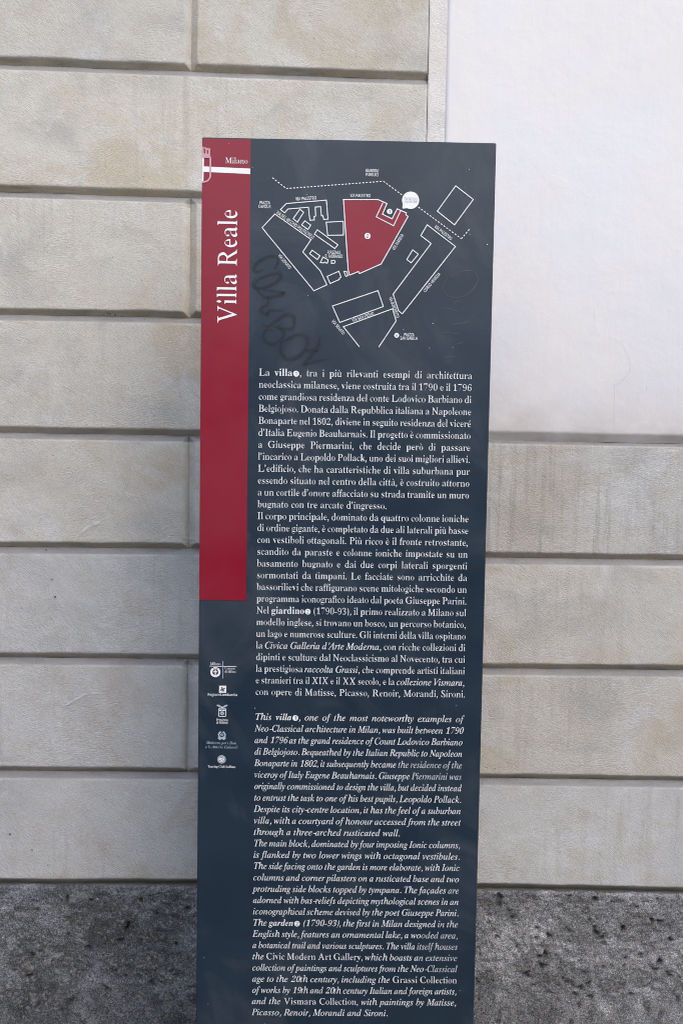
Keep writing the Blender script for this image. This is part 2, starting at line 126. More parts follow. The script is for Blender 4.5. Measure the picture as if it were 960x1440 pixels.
'g':'273|120 -131 91 -129 49 -114 26 -93 18 -71 24 -54 40 -38 68 -24 45 -7 31 10 27 28 31 48 44 67 67 84 99 103 58 128 34 160 26 199 29 225 42 248 61 268 86 283 115 296 131 298 147 296 191 283 258 283 258 253 213 251 229 220 235 190 231 166 220 143 204 124 181 110 162 101 142 98 112 99 81 97 69 90 61 80 58 66 68 49 110 44 173 43 193 40 229 25 245 10 254 -10 257 -35 253 -62 239 -86 217 -105 186 -120 158 -129/130 114 169 119 181 134 187 161 190 197 187 234 181 260 169 275 130 280 92 275 80 260 73 234 71 197 73 161 80 134 92 119/134 -112 203 -107 238 -91 249 -63 245 -47 235 -37 210 -32 55 -31 38 -47 33 -69 38 -86 53 -100 84 -109',
'h':'322|22 2 22 13 37 16 47 22 52 33 53 52 52 428 47 445 38 454 22 458 22 473 102 473 122 248 207 298 235 285 262 252 271 197 272 34 277 22 286 16 301 13 301 2 192 2 192 13 190 13 216 22 222 51 221 226 217 243 208 253 170 256 125 247 102 222 103 34 108 22 117 16 132 13 132 2',
'i':'153|78 359 80 363 65 377 55 398 52 421 55 443 65 464 80 478 78 483 77 478 92 464 102 443 105 421 102 398 91 377 76 363|22 2 22 13 37 16 47 22 52 33 53 52 52 256 48 268 39 274 24 276 24 288 102 288 104 34 108 23 117 16 132 13 132 2',
'j':'164|83 361 85 365 70 379 60 400 56 422 60 445 70 466 85 480 83 485 82 480 97 466 107 445 111 422 107 400 97 379 82 365|18 -131 8 -129 -22 -112 -35 -98 -44 -82 -47 -66 -44 -52 -36 -40 -24 -32 -28 -29 -33 -32 -21 -39 -13 -50 -11 -63 -25 -98 -20 -110 14 -113 50 -109 59 -97 64 -51 64 234 62 255 56 268 45 274 26 277 26 288 112 288 112 -20 109 -53 99 -81 82 -103 60 -119 39 -128',
'k':'315|19 2 19 13 35 16 45 22 50 34 51 52 50 428 46 445 38 453 21 457 22 473 118 473 129 156 213 230 224 245 228 261 220 273 188 276 193 276 193 288 300 288 300 276 277 272 255 262 235 245 186 196 301 30 314 17 329 13 329 2 198 2 196 13 219 17 224 29 222 39 142 139 118 128 118 52 119 34 123 23 132 16 147 13 147 2',
'l':'155|22 2 22 13 37 16 47 22 52 33 53 52 52 428 48 445 40 454 24 457 24 473 102 473 102 52 104 34 108 23 117 16 132 13 132 2',
'm':'492|20 2 20 13 35 16 45 22 50 33 52 52 50 255 46 267 36 274 21 277 21 288 111 288 125 246 164 274 192 291 209 298 232 290 257 272 286 242 326 272 356 290 374 298 406 285 433 252 442 197 443 34 448 22 456 16 471 13 471 2 353 2 353 13 367 16 376 23 381 34 381 226 377 243 368 253 337 256 299 248 276 224 277 34 282 23 290 16 305 13 305 2 188 2 188 13 203 16 212 23 216 34 216 226 212 243 203 252 172 256 133 247 111 222 113 35 117 23 125 16 140 13 140 2',
'n':'322|22 2 22 13 37 16 47 22 52 33 53 52 52 255 47 267 38 274 22 277 22 288 102 288 122 248 207 298 235 285 262 252 271 197 272 34 277 22 286 16 301 13 301 2 192 2 192 13 190 13 216 22 222 51 221 226 217 243 208 253 170 256 125 247 102 222 103 34 108 22 117 16 132 13 132 2',
'o':'281|141 -8 126 -5 88 13 69 28 53 46 40 68 30 92 24 117 22 144 24 172 30 197 40 222 53 243 69 261 88 276 126 295 140 298 155 295 192 276 211 262 227 244 241 222 251 198 256 172 258 144 256 116 251 90 241 66 227 45 211 27 192 12 156 -6/141 9 183 15 198 35 206 75 208 144 207 193 203 230 197 255 182 275 142 281 98 275 84 255 78 230 73 145 76 76 84 35 99 15',
'p':'328|19 -130 19 -119 40 -113 46 -107 49 -97 51 -61 50 252 45 267 37 274 21 278 21 288 114 288 124 244 156 273 183 291 206 299 225 292 252 277 268 262 281 245 291 224 299 201 303 176 305 149 303 121 299 94 291 69 280 47 267 28 251 13 223 -2 202 -8 184 -3 160 10 129 32 118 -55 122 -96 127 -107 136 -114 164 -119 164 -130/172 25 208 32 224 53 231 77 235 108 236 145 232 210 226 234 211 255 175 262 139 252 118 222 118 62 136 34',
'q':'321|164 -130 164 -119 185 -116 201 -110 207 -99 209 -80 199 29 142 -3 123 -7 102 -2 75 11 53 33 36 62 28 84 23 108 21 134 23 164 29 192 39 217 53 240 69 260 89 275 130 296 148 299 168 294 230 261 288 301 277 301 277 -79 279 -98 283 -110 293 -116 309 -119 309 -130/156 26 182 28 195 35 205 46 209 62 209 226 199 265 160 278 120 270 103 246 95 220 91 187 90 146 91 109 95 78 102 55 120 33',
'r':'236|22 2 22 13 37 16 47 22 52 33 53 52 52 257 48 269 39 274 24 276 24 288 100 288 120 234 157 260 178 280 200 293 202 298 204 293 220 282 230 267 233 249 230 234 222 221 210 213 213 210 220 212 210 218 189 243 157 245 127 241 115 228 106 207 103 180 103 52 105 32 112 22 148 13 148 2',
's':'246|130 -8 112 -4 84 7 52 10 31 6 23 -6 36 -6 36 97 25 97 32 72 42 52 56 35 79 18 118 12 153 15 169 23 178 36 181 55 173 81 148 100 102 123 74 141 54 160 42 183 38 206 40 230 49 251 63 270 83 285 102 295 121 299 163 286 192 283 210 287 217 299 201 299 201 209 215 209 202 239 185 261 164 274 129 279 96 277 83 269 75 258 73 243 75 227 82 216 94 206 180 159 199 140 210 117 214 89 211 62 202 39 187 19 167 4 147 -5',
't':'181|98 -7 66 12 54 35 50 67 50 263 24 263 24 278 47 306 86 363 109 400 124 433 99 433 99 288 157 288 157 263 99 263 100 59 103 46 110 38 145 36 180 44 181 68 171 61 148 24 118 1',
'u':'317|106 -8 80 4 65 18 55 38 49 61 47 91 46 252 41 266 32 274 16 277 16 288 96 288 96 69 98 53 105 41 115 34 151 31 195 38 216 60 214 253 209 267 199 274 180 277 180 288 265 288 265 65 266 46 271 35 282 29 298 26 298 14 228 4 208 -8 196 40 159 20 137 5',
'v':'267|134 -8 30 252 23 265 14 273 0 276 0 288 132 288 132 277 106 273 100 259 100 253 163 112 225 246 226 255 217 272 191 277 191 288 263 288 263 278 248 272 238 263 221 229 129 -8',
'w':'386|116 -8 18 249 8 268 -7 276 -7 288 109 288 109 276 91 272 88 268 88 247 91 234 146 117 198 220 183 264 178 272 170 276 158 278 158 288 280 288 280 276 261 272 254 259 255 247 302 130 360 248 359 267 354 272 332 278 332 288 393 288 393 278 381 275 374 268 362 243 262 -8 270 -8 198 186 110 -8',
'x':'279|7 2 7 12 25 20 43 33 60 51 116 127 43 248 25 268 6 276 6 288 137 288 137 277 117 274 111 263 113 253 119 241 161 190 210 238 217 249 220 261 218 269 213 273 188 277 188 288 268 288 268 279 251 272 233 259 216 239 164 172 256 24 267 14 276 13 276 2 146 2 146 13 167 16 172 20 174 28 171 42 163 57 119 109 71 59 62 45 59 32 66 16 94 12 90 12 90 2',
'y':'261|41 -131 30 -128 12 -117 0 -100 -3 -80 -1 -66 7 -52 25 -40 40 -49 47 -60 52 -93 74 -96 94 -90 116 -59 128 -26 133 -4 31 249 17 271 10 275 -9 276 -2 276 -2 288 131 288 131 276 106 273 101 268 100 253 104 238 163 109 216 224 221 242 223 257 221 267 215 273 190 276 190 288 258 288 258 276 246 273 237 264 229 250 131 -21 110 -71 100 -89 85 -109 69 -122 54 -129',
'z':'250|15 2 15 12 159 269 106 271 66 267 42 256 27 236 16 204 28 204 33 288 230 288 230 274 92 23 132 21 164 23 193 29 209 39 223 53 234 73 244 99 231 99 224 2',
'0':'309|155 -3 133 1 112 10 88 26 68 48 53 75 42 107 34 142 29 182 28 225 29 268 34 308 42 343 53 374 68 400 88 422 112 437 133 447 155 450 176 447 197 437 220 422 239 400 255 374 267 342 275 307 280 268 282 224 280 181 275 142 267 107 255 75 239 48 220 26 196 10 175 1/155 31 194 36 208 53 217 82 222 111 228 224 222 338 217 367 208 395 194 411 156 417 117 411 102 395 93 367 88 338 82 224 88 110 93 82 102 53 117 36',
'1':'309|65 4 65 30 127 32 137 39 142 52 144 74 125 395 84 369 65 348 47 334 48 329 54 332 43 342 35 357 33 369 73 384 97 397 165 450 194 450 196 55 200 40 209 32 273 30 273 4',
'2':'309|28 4 28 61 139 181 173 225 189 254 200 283 206 314 208 347 205 381 195 403 181 415 141 419 98 412 81 392 74 370 70 341 72 311 72 314 52 325 36 344 31 369 34 387 45 407 64 425 89 438 121 449 142 450 173 447 198 438 225 422 244 401 256 376 260 349 258 330 252 311 242 289 228 266 199 230 47 69 209 65 240 68 255 77 266 90 277 128 274 128 272 4',
'3':'309|133 -3 93 2 55 20 38 36 28 54 24 69 28 86 39 102 56 111 42 114 42 79 57 54 80 39 127 34 160 36 184 42 199 53 211 70 218 96 221 130 215 166 197 192 179 205 149 213 92 216 92 247 118 247 165 253 188 272 199 291 205 315 207 343 204 376 194 400 179 414 139 419 101 416 87 405 78 389 72 368 69 343 71 322 49 336 34 353 29 374 33 391 44 410 62 427 88 440 110 447 141 450 171 447 195 438 223 423 243 403 255 378 260 351 257 328 248 305 233 285 215 267 169 239 217 218 239 204 258 184 270 158 274 129 273 107 269 87 261 69 245 45 225 27 201 13 178 4 157 -1',
'4':'309|115 4 115 30 144 32 166 38 176 51 180 78 180 122 15 122 15 154 184 450 229 450 229 156 291 156 291 122 229 122 229 78 232 51 243 38 265 32 293 30 285 30 285 4/19 159 180 156 182 363 165 395 142 388 109 323',
'5':'309|133 -3 96 2 59 21 43 37 34 55 31 70 35 86 44 100 58 108 45 111 42 94 47 75 55 59 68 46 87 37 125 34 158 37 181 44 196 56 207 75 215 103 217 140 215 171 208 196 196 214 180 227 155 235 119 238 69 234 50 230 54 226 43 237 62 450 249 450 252 342 256 342 248 374 244 381 236 386 62 388 61 263 136 272 169 268 198 257 229 238 252 212 266 178 270 140 269 115 264 94 256 74 240 49 219 30 195 15 153 -1',
'6':'309|162 -3 145 0 105 20 84 38 67 62 53 91 43 124 36 162 35 240 39 271 53 329 76 378 91 399 109 417 129 431 151 442 167 448 203 449 216 446 247 429 260 415 268 399 271 385 267 370 255 354 236 343 234 340 237 356 230 394 223 408 212 417 179 421 139 416 120 401 105 378 92 345 84 302 95 248 132 256 162 269 180 271 201 267 225 256 249 237 267 211 277 180 281 145 277 105 266 70 246 39 219 16 190 2/162 31 204 38 219 56 227 76 231 104 231 171 226 198 218 217 201 234 162 240 127 238 106 230 90 220 80 210 85 127 91 96 99 72 120 41',
'7':'309|106 1 264 386 79 388 45 380 35 355 31 324 34 324 37 450 282 450 282 425 118 4',
'8':'309|150 -3 127 -1 88 14 69 26 53 40 41 57 29 85 25 114 28 137 36 158 49 176 67 193 113 226 73 262 58 280 48 299 41 319 39 340 42 365 52 391 70 415 96 434 133 448 157 450 185 447 209 436 234 419 251 396 262 371 266 344 260 314 244 288 185 243 243 202 261 182 274 162 281 140 284 119 279 85 266 55 244 30 214 12 185 1/171 260 206 275 219 292 226 315 229 345 227 365 222 384 215 398 204 411 190 418 152 421 114 416 98 401 88 378 85 347 89 315 102 293 122 276/154 26 200 31 221 48 235 73 239 108 234 140 219 163 180 190 128 205 96 189 81 170 71 145 68 111 72 75 86 49 107 31',
'9':'309|124 -3 102 0 85 8 67 20 55 34 47 51 45 65 52 84 61 92 46 97 47 71 61 49 81 34 129 29 174 37 196 59 213 95 224 148 210 218 176 202 157 188 139 179 126 176 108 180 85 191 61 209 43 235 32 266 28 302 30 329 36 354 45 378 57 399 73 416 92 431 128 448 145 450 163 448 203 428 224 411 241 388 256 360 266 327 273 288 274 210 266 149 258 121 248 95 235 70 221 49 203 31 183 17 143 0/147 214 189 217 206 225 219 239 229 257 227 309 221 350 212 379 193 407 151 415 107 409 91 389 83 368 78 339 77 305 83 253 101 224',
'à':'288|221 -8 171 35 92 -2 74 -6 42 13 28 34 24 59 28 83 41 106 64 125 87 139 115 151 189 176 189 226 186 250 178 266 163 275 121 278 72 273 61 257 64 248 77 226 79 216 76 203 67 191 53 183 57 180 59 183 46 192 38 206 35 221 39 240 51 259 69 274 112 295 135 298 165 294 186 285 209 271 224 252 233 227 236 196 238 35 241 31 293 32 278 37 270 26 248 8/116 30 153 31 166 36 178 45 189 57 177 160 108 144 83 117 75 79 82 41|83 440 123 450 203 350 188 340',
'è':'249|126 -8 116 -6 83 12 66 26 51 44 39 66 30 91 25 117 23 147 25 174 30 199 40 223 52 244 68 262 85 276 119 295 130 298 148 293 172 280 195 260 213 233 223 201 227 157 73 157 79 103 93 67 117 45 169 38 213 42 235 56 235 79 204 36 176 12 146 -3/73 178 191 178 189 236 184 261 172 275 130 280 91 270 77 241|54 440 94 450 174 350 159 340',
'é':'249|126 -8 116 -6 83 12 66 26 51 44 39 66 30 91 25 117 23 147 25 174 30 199 40 223 52 244 68 262 85 276 119 295 130 298 148 293 172 280 195 260 213 233 223 201 227 157 73 157 79 103 93 67 117 45 169 38 213 42 235 56 235 79 204 36 176 12 146 -3/73 178 191 178 189 236 184 261 172 275 130 280 91 270 77 241|204 440 159 340 129 350 164 450',
'ù':'317|106 -8 80 4 65 18 55 38 49 61 47 91 46 252 41 266 32 274 16 277 16 288 96 288 96 69 98 53 105 41 115 34 151 31 195 38 216 60 214 253 209 267 199 274 180 277 180 288 265 288 265 65 266 46 271 35 282 29 298 26 298 14 228 4 208 -8 196 40 159 20 137 5|82 440 122 450 202 350 187 340',
'ò':'281|141 -8 126 -5 88 13 69 28 53 46 40 68 30 92 24 117 22 144 24 172 30 197 40 222 53 243 69 261 88 276 126 295 140 298 155 295 192 276 211 262 227 244 241 222 251 198 256 172 258 144 256 116 251 90 241 66 227 45 211 27 192 12 156 -6/141 9 183 15 198 35 206 75 208 144 207 193 203 230 197 255 182 275 142 281 98 275 84 255 78 230 73 145 76 76 84 35 99 15|65 440 105 450 185 350 170 340',
'ì':'153|22 2 22 13 37 16 47 22 52 33 53 52 52 256 48 268 39 274 24 276 24 288 102 288 104 34 108 23 117 16 132 13 132 2|2 440 42 450 122 350 107 340',
'.':'130|101 28 94 49 76 62 54 62 36 49 29 28 36 7 54 -6 76 -6 94 7',
',':'130|24 35 60 66 100 40 96 -30 40 -105 26 -90 66 -30 60 -5 30 5',
'’':'130|14 435 50 466 90 440 86 370 30 295 16 310 56 370 50 395 20 405',
'-':'190|20 120 170 120 170 162 20 162',
'(':'200|150 -130 106 -55 75 20 56 95 50 170 56 245 75 320 106 395 150 470 146 470 126 395 112 320 104 245 101 170 104 95 112 20 126 -55 146 -130',
')':'200|54 -130 74 -55 88 20 96 95 99 170 96 245 88 320 74 395 54 470 50 470 94 395 125 320 144 245 150 170 144 95 125 20 94 -55 50 -130',
}
GLYPHS['B'] = {
'a':'313|233 -8 210 -3 193 11 182 35 149 12 117 -2 86 -6 60 -2 38 13 24 34 20 59 24 83 37 106 60 125 83 139 111 151 185 176 185 226 182 250 174 266 159 275 134 278 100 273 90 257 92 248 105 226 107 216 104 203 95 191 81 183 69 180 55 183 42 192 34 206 31 221 35 240 47 259 65 274 89 286 116 295 147 298 185 294 215 285 237 271 252 252 261 227 264 196 266 35 269 31 279 30 289 32 293 37 298 26 277 8 254 -4/135 30 150 31 162 36 174 45 185 57 183 160 136 144 111 117 103 79 110 41',
'b':'328|41 -9 39 424 35 444 25 453 8 457 8 473 121 473 125 259 151 279 176 292 202 298 229 292 256 278 278 256 295 227 303 205 308 181 310 155 308 125 302 98 292 72 279 49 262 30 243 14 221 2 199 -5 175 -8 151 -4 124 8 94 28/166 11 198 19 215 44 222 71 226 107 228 150 226 185 222 214 215 236 197 257 168 264 150 261 137 254 127 243 121 227 121 64 126 34 140 17',
'c':'266|141 -8 121 -6 101 1 81 12 63 26 48 44 36 65 26 89 21 113 19 140 21 169 27 195 38 220 52 242 69 260 89 276 135 296 159 299 184 296 206 288 225 277 244 255 250 229 248 215 240 203 228 195 217 193 192 204 182 235 184 255 177 274 153 280 121 268 103 234 97 175 100 132 107 97 120 69 137 50 158 38 186 34 211 37 232 48 248 65 257 57 232 30 204 9 173 -4',
'd':'337|126 -8 100 -3 73 12 57 26 44 43 33 64 25 87 21 111 19 138 21 168 26 195 34 220 46 242 60 261 76 276 104 291 132 298 156 293 179 280 204 260 207 407 205 431 197 446 183 454 164 457 164 473 289 473 290 50 294 36 303 29 320 24 320 12 287 10 246 3 206 -8 204 38 180 13 154 -2/155 25 174 28 188 37 200 51 207 70 207 227 202 242 192 254 178 262 157 264 130 257 114 236 107 212 104 181 102 143 107 76 113 53 129 32',
'e':'273|139 -8 119 -6 99 1 79 12 62 26 47 44 35 66 26 91 21 117 19 147 21 174 26 199 36 223 48 244 63 262 81 276 122 295 142 298 173 293 200 280 224 260 241 233 252 201 255 157 102 157 107 103 121 67 145 45 182 38 209 42 231 56 247 79 257 68 232 36 204 12 172 -3/101 178 187 178 185 236 180 261 168 275 146 280 120 270 106 241',
'f':'192|15 2 15 13 38 19 43 24 47 31 49 68 49 261 16 261 16 288 49 288 49 345 53 385 63 419 79 448 102 468 128 481 158 485 190 479 215 460 232 434 237 404 234 383 226 365 215 354 204 350 193 353 182 363 174 377 172 393 174 409 183 441 184 448 180 459 164 463 144 458 136 445 132 423 130 393 130 288 182 288 182 261 130 261 130 61 133 36 139 22 155 15 178 13 178 2',
'g':'297|132 -131 97 -129 68 -124 45 -114 22 -93 14 -71 20 -54 36 -38 64 -24 41 -7 27 10 23 28 27 48 40 67 63 84 95 103 54 128 30 160 21 199 25 225 38 248 57 268 82 283 121 296 143 298 165 296 211 283 287 283 287 253 241 251 258 220 263 190 260 166 249 143 232 124 210 110 184 101 110 97 98 90 89 80 87 66 96 49 127 44 189 43 214 40 233 36 257 25 273 10 282 -10 285 -35 281 -62 268 -86 245 -105 215 -120 178 -129/143 114 165 119 177 134 183 161 185 197 183 234 177 260 165 275 143 280 120 275 108 260 101 234 99 197 101 161 108 134 120 119/146 -112 202 -107 234 -91 244 -63 241 -47 231 -37 213 -32 83 -31 67 -47 61 -69 66 -86 81 -100 107 -109',
'h':'347|18 2 18 13 33 16 43 22 48 33 49 52 48 428 43 445 34 454 18 458 18 473 130 473 134 248 163 274 192 291 222 298 263 285 290 252 299 197 301 34 305 22 314 16 330 13 330 2 188 2 188 13 212 22 218 51 218 203 217 226 213 243 204 253 184 256 154 247 130 222 132 34 136 22 145 16 160 13 160 2',
'i':'178|90 359 76 363 61 377 51 398 48 421 51 443 61 464 76 478 90 483 105 478 120 464 130 443 133 421 130 398 120 377 105 363|18 2 18 13 33 16 43 22 48 33 49 52 48 256 44 268 35 274 20 276 20 288 131 288 132 34 136 23 145 16 160 13 160 2',
'j':'188|95 361 81 365 66 379 56 400 52 422 56 445 66 466 81 480 95 485 110 480 125 466 136 445 139 422 136 400 125 379 110 365|30 -131 10 -129 -9 -123 -26 -112 -39 -98 -48 -82 -51 -66 -48 -52 -40 -40 -28 -32 -16 -29 -5 -32 7 -39 15 -50 18 -63 3 -98 8 -110 26 -113 46 -109 55 -97 60 -51 60 234 58 255 52 268 41 274 21 277 21 288 141 288 141 -20 137 -53 127 -81 111 -103 88 -119 61 -128',
'k':'329|17 2 17 13 33 16 42 22 47 34 49 52 48 428 44 445 35 453 19 457 20 473 133 473 135 156 210 230 222 245 226 261 218 273 191 276 191 288 316 288 316 276 293 272 271 262 251 245 202 196 316 30 329 17 344 13 344 2 196 2 196 13 216 17 222 29 220 39 149 139 133 128 135 34 139 23 148 16 163 13 163 2',
'l':'179|18 2 18 13 33 16 43 22 48 33 49 52 48 428 44 445 36 454 20 457 20 473 131 473 131 52 132 34 136 23 145 16 160 13 160 2',
'm':'507|18 2 18 13 33 16 43 22 48 33 49 52 48 255 43 267 34 274 18 277 18 288 129 288 133 246 161 274 189 291 217 298 250 290 275 272 294 242 323 272 353 290 383 298 424 285 451 252 459 197 461 34 465 22 474 16 489 13 489 2 350 2 350 13 365 16 374 23 378 34 380 203 379 226 374 243 365 253 346 256 317 248 294 224 295 34 300 23 308 16 323 13 323 2 185 2 185 13 200 16 209 23 214 34 215 203 214 226 210 243 201 252 181 256 151 247 129 222 130 35 135 23 143 16 158 13 158 2',
'n':'347|18 2 18 13 33 16 43 22 48 33 49 52 48 255 43 267 34 274 18 277 18 288 130 288 134 248 163 275 192 291 222 298 263 285 290 252 299 197 301 34 305 22 314 16 330 13 330 2 188 2 188 13 212 22 218 51 218 203 217 226 213 243 204 253 184 256 154 247 130 222 132 34 136 22 145 16 160 13 160 2',
'o':'306|153 -8 129 -5 106 1 84 13 65 28 49 46 36 68 26 92 20 117 18 144 20 172 26 197 36 222 49 243 65 261 84 276 129 295 153 298 176 295 220 276 239 262 256 244 269 222 279 198 285 172 287 144 285 116 279 90 269 66 256 45 240 27 221 12 199 1 177 -6/153 9 179 15 194 35 202 75 204 144 203 193 199 230 193 255 178 275 153 281 127 275 112 255 106 230 102 145 104 76 112 35 127 15',
'p':'338|17 -130 17 -119 38 -113 44 -107 48 -97 49 -61 48 252 44 267 35 274 19 278 19 288 126 288 130 244 155 273 182 291 210 299 238 292 264 277 280 262 293 245 303 224 311 201 316 176 317 149 316 121 311 94 303 69 292 47 279 28 263 13 235 -2 207 -8 183 -3 158 10 134 32 130 -55 134 -96 139 -107 148 -114 176 -119 176 -130/178 25 206 32 222 53 229 77 233 108 234 145 230 210 224 234 209 255 181 262 151 252 130 222 130 62 148 34',
'q':'331|162 -130 162 -119 184 -116 199 -110 206 -99 208 -80 204 29 178 9 154 -3 128 -7 101 -2 74 11 51 33 34 62 26 84 21 108 20 134 22 164 28 192 38 217 51 240 68 260 87 275 109 287 131 296 154 299 179 294 205 281 235 261 287 301 289 301 289 -79 291 -98 295 -110 305 -116 321 -119 321 -130/162 26 180 28 193 35 203 46 208 62 208 226 198 265 164 278 132 270 115 246 107 220 103 187 102 146 103 109 107 78 114 55 132 33',
'r':'260|18 2 18 13 33 16 43 22 48 33 49 52 48 257 44 269 35 274 20 276 20 288 128 288 132 234 153 260 174 280 196 293 213 298 232 293 248 282 258 267 261 249 259 234 251 221 238 213 226 210 216 212 206 218 185 243 171 245 155 241 143 228 134 207 131 180 131 52 134 32 140 22 155 16 176 13 176 2',
's':'263|138 -8 112 -4 81 7 65 10 51 6 43 -6 34 -6 34 97 45 97 52 72 62 52 76 35 99 18 128 12 151 15 166 23 175 36 178 55 170 81 145 100 99 123 71 141 51 160 39 183 35 206 38 230 46 251 61 270 80 285 103 295 129 299 138 298 196 283 207 287 214 299 221 299 221 209 212 209 200 239 182 261 162 274 136 279 116 277 103 269 95 258 92 243 95 227 102 216 114 206 200 159 219 140 230 117 233 89 230 62 221 39 206 19 186 4 163 -5',
't':'206|111 -7 83 -2 62 12 50 35 46 67 46 263 20 263 20 278 43 306 82 363 105 400 120 433 127 433 127 288 185 288 185 263 127 263 128 59 132 46 138 38 153 36 176 44 189 68 199 61 176 24 146 1',
'u':'341|118 -8 95 -5 76 4 61 18 51 38 45 61 43 91 42 252 37 266 28 274 11 277 11 288 125 288 125 69 127 53 133 41 143 34 161 31 191 38 212 60 210 253 205 267 195 274 176 277 176 288 293 288 293 65 295 46 300 35 310 29 327 26 327 14 293 11 251 4 211 -8 208 40 187 20 166 5 142 -4',
'v':'280|132 -8 28 252 21 265 12 273 -2 276 -2 288 148 288 148 277 122 273 116 259 116 253 169 112 219 234 224 255 215 272 189 277 189 288 278 288 278 278 263 272 253 263 245 249 144 -8',
'w':'399|114 -8 16 249 6 268 -9 276 -9 288 124 288 124 276 107 272 103 268 103 247 153 117 196 220 181 264 176 272 168 276 156 278 156 288 295 288 295 276 276 272 270 259 270 255 272 243 309 130 357 248 357 267 352 272 330 278 330 288 408 288 408 278 397 275 389 268 383 257 278 -8 268 -8 205 186 126 -8',
'x':'292|5 2 5 12 23 20 41 33 58 51 114 127 40 248 23 268 4 276 4 288 152 288 152 277 133 274 126 263 128 253 134 241 168 190 207 238 215 249 217 261 215 269 210 273 186 277 186 288 284 288 284 279 267 272 249 259 231 239 180 172 271 24 283 14 292 13 292 2 144 2 144 13 165 16 170 20 172 28 169 42 161 57 126 109 87 59 78 45 75 32 82 16 105 12 105 2',
'y':'275|47 -131 27 -128 10 -117 -2 -100 -6 -80 -3 -66 5 -52 17 -43 32 -40 44 -42 55 -49 63 -60 68 -93 78 -96 92 -90 114 -59 126 -26 130 -4 29 249 15 271 8 275 -4 276 -4 288 146 288 146 276 122 273 117 268 115 253 170 109 214 224 220 250 218 267 213 273 188 276 188 288 273 288 273 276 262 273 253 264 245 250 146 -21 126 -71 116 -89 101 -109 85 -122 67 -129',
'z':'267|12 2 12 12 156 269 116 271 84 267 62 256 47 236 36 204 25 204 30 288 250 288 250 274 112 23 139 21 167 23 190 29 207 39 220 53 231 73 241 99 251 99 243 2',
}
GLYPHS['T'] = {
'i':'160|81 359 64 377 54 398 51 421 54 443 64 464 81 483 99 464 109 443 112 421 109 398 99 377|21 2 21 13 36 16 46 22 51 33 52 52 51 256 47 268 38 274 23 276 23 288 110 288 111 34 115 23 124 16 139 13 139 2',
'l':'161|21 2 21 13 36 16 46 22 51 33 52 52 51 428 47 445 39 454 23 457 23 473 110 473 110 52 111 34 115 23 124 16 139 13 139 2',
'a':'295|224 -8 213 -3 174 35 99 -2 77 -6 63 -2 41 13 27 34 23 59 27 83 40 106 63 125 86 139 114 151 188 176 188 226 185 250 177 266 162 275 124 278 79 273 69 257 71 248 84 226 86 216 83 203 74 191 60 183 60 180 45 192 37 206 34 221 38 240 50 259 68 274 113 295 138 298 170 294 193 285 216 271 231 252 240 227 243 196 245 35 248 31 292 32 282 37 277 26 256 8/121 30 152 31 177 45 188 57 179 160 115 144 90 117 82 79 89 41',
'e':'255|129 -8 117 -6 82 12 65 26 50 44 38 66 29 91 24 117 22 147 24 174 29 199 39 223 51 244 66 262 84 276 120 295 133 298 154 293 179 280 203 260 220 233 231 201 234 157 81 157 86 103 100 67 124 45 172 38 212 42 234 56 238 79 236 68 211 36 183 12 153 -3/80 178 190 178 188 236 183 261 171 275 134 280 98 270 85 241',
'V':'484|234 -10 98 387 86 413 72 430 54 439 23 442 20 455 193 455 195 443 166 440 155 430 154 411 163 379 259 93 374 367 384 400 384 421 378 432 367 438 333 442 330 455 463 455 464 442 447 438 434 425 422 404 248 -10',
'R':'464|24 0 24 13 51 16 66 26 74 44 77 71 78 377 75 411 69 425 59 434 43 439 21 442 20 455 203 455 244 452 279 444 309 429 332 409 349 385 360 356 363 314 348 278 316 250 267 230 383 52 402 30 421 17 444 13 443 0 347 0 205 224 141 226 140 87 143 45 149 29 160 19 175 14 202 13 202 0/182 245 221 248 252 258 274 275 288 297 293 324 289 356 268 399 232 425 181 433 156 430 149 426 145 418 142 390 140 247',
}
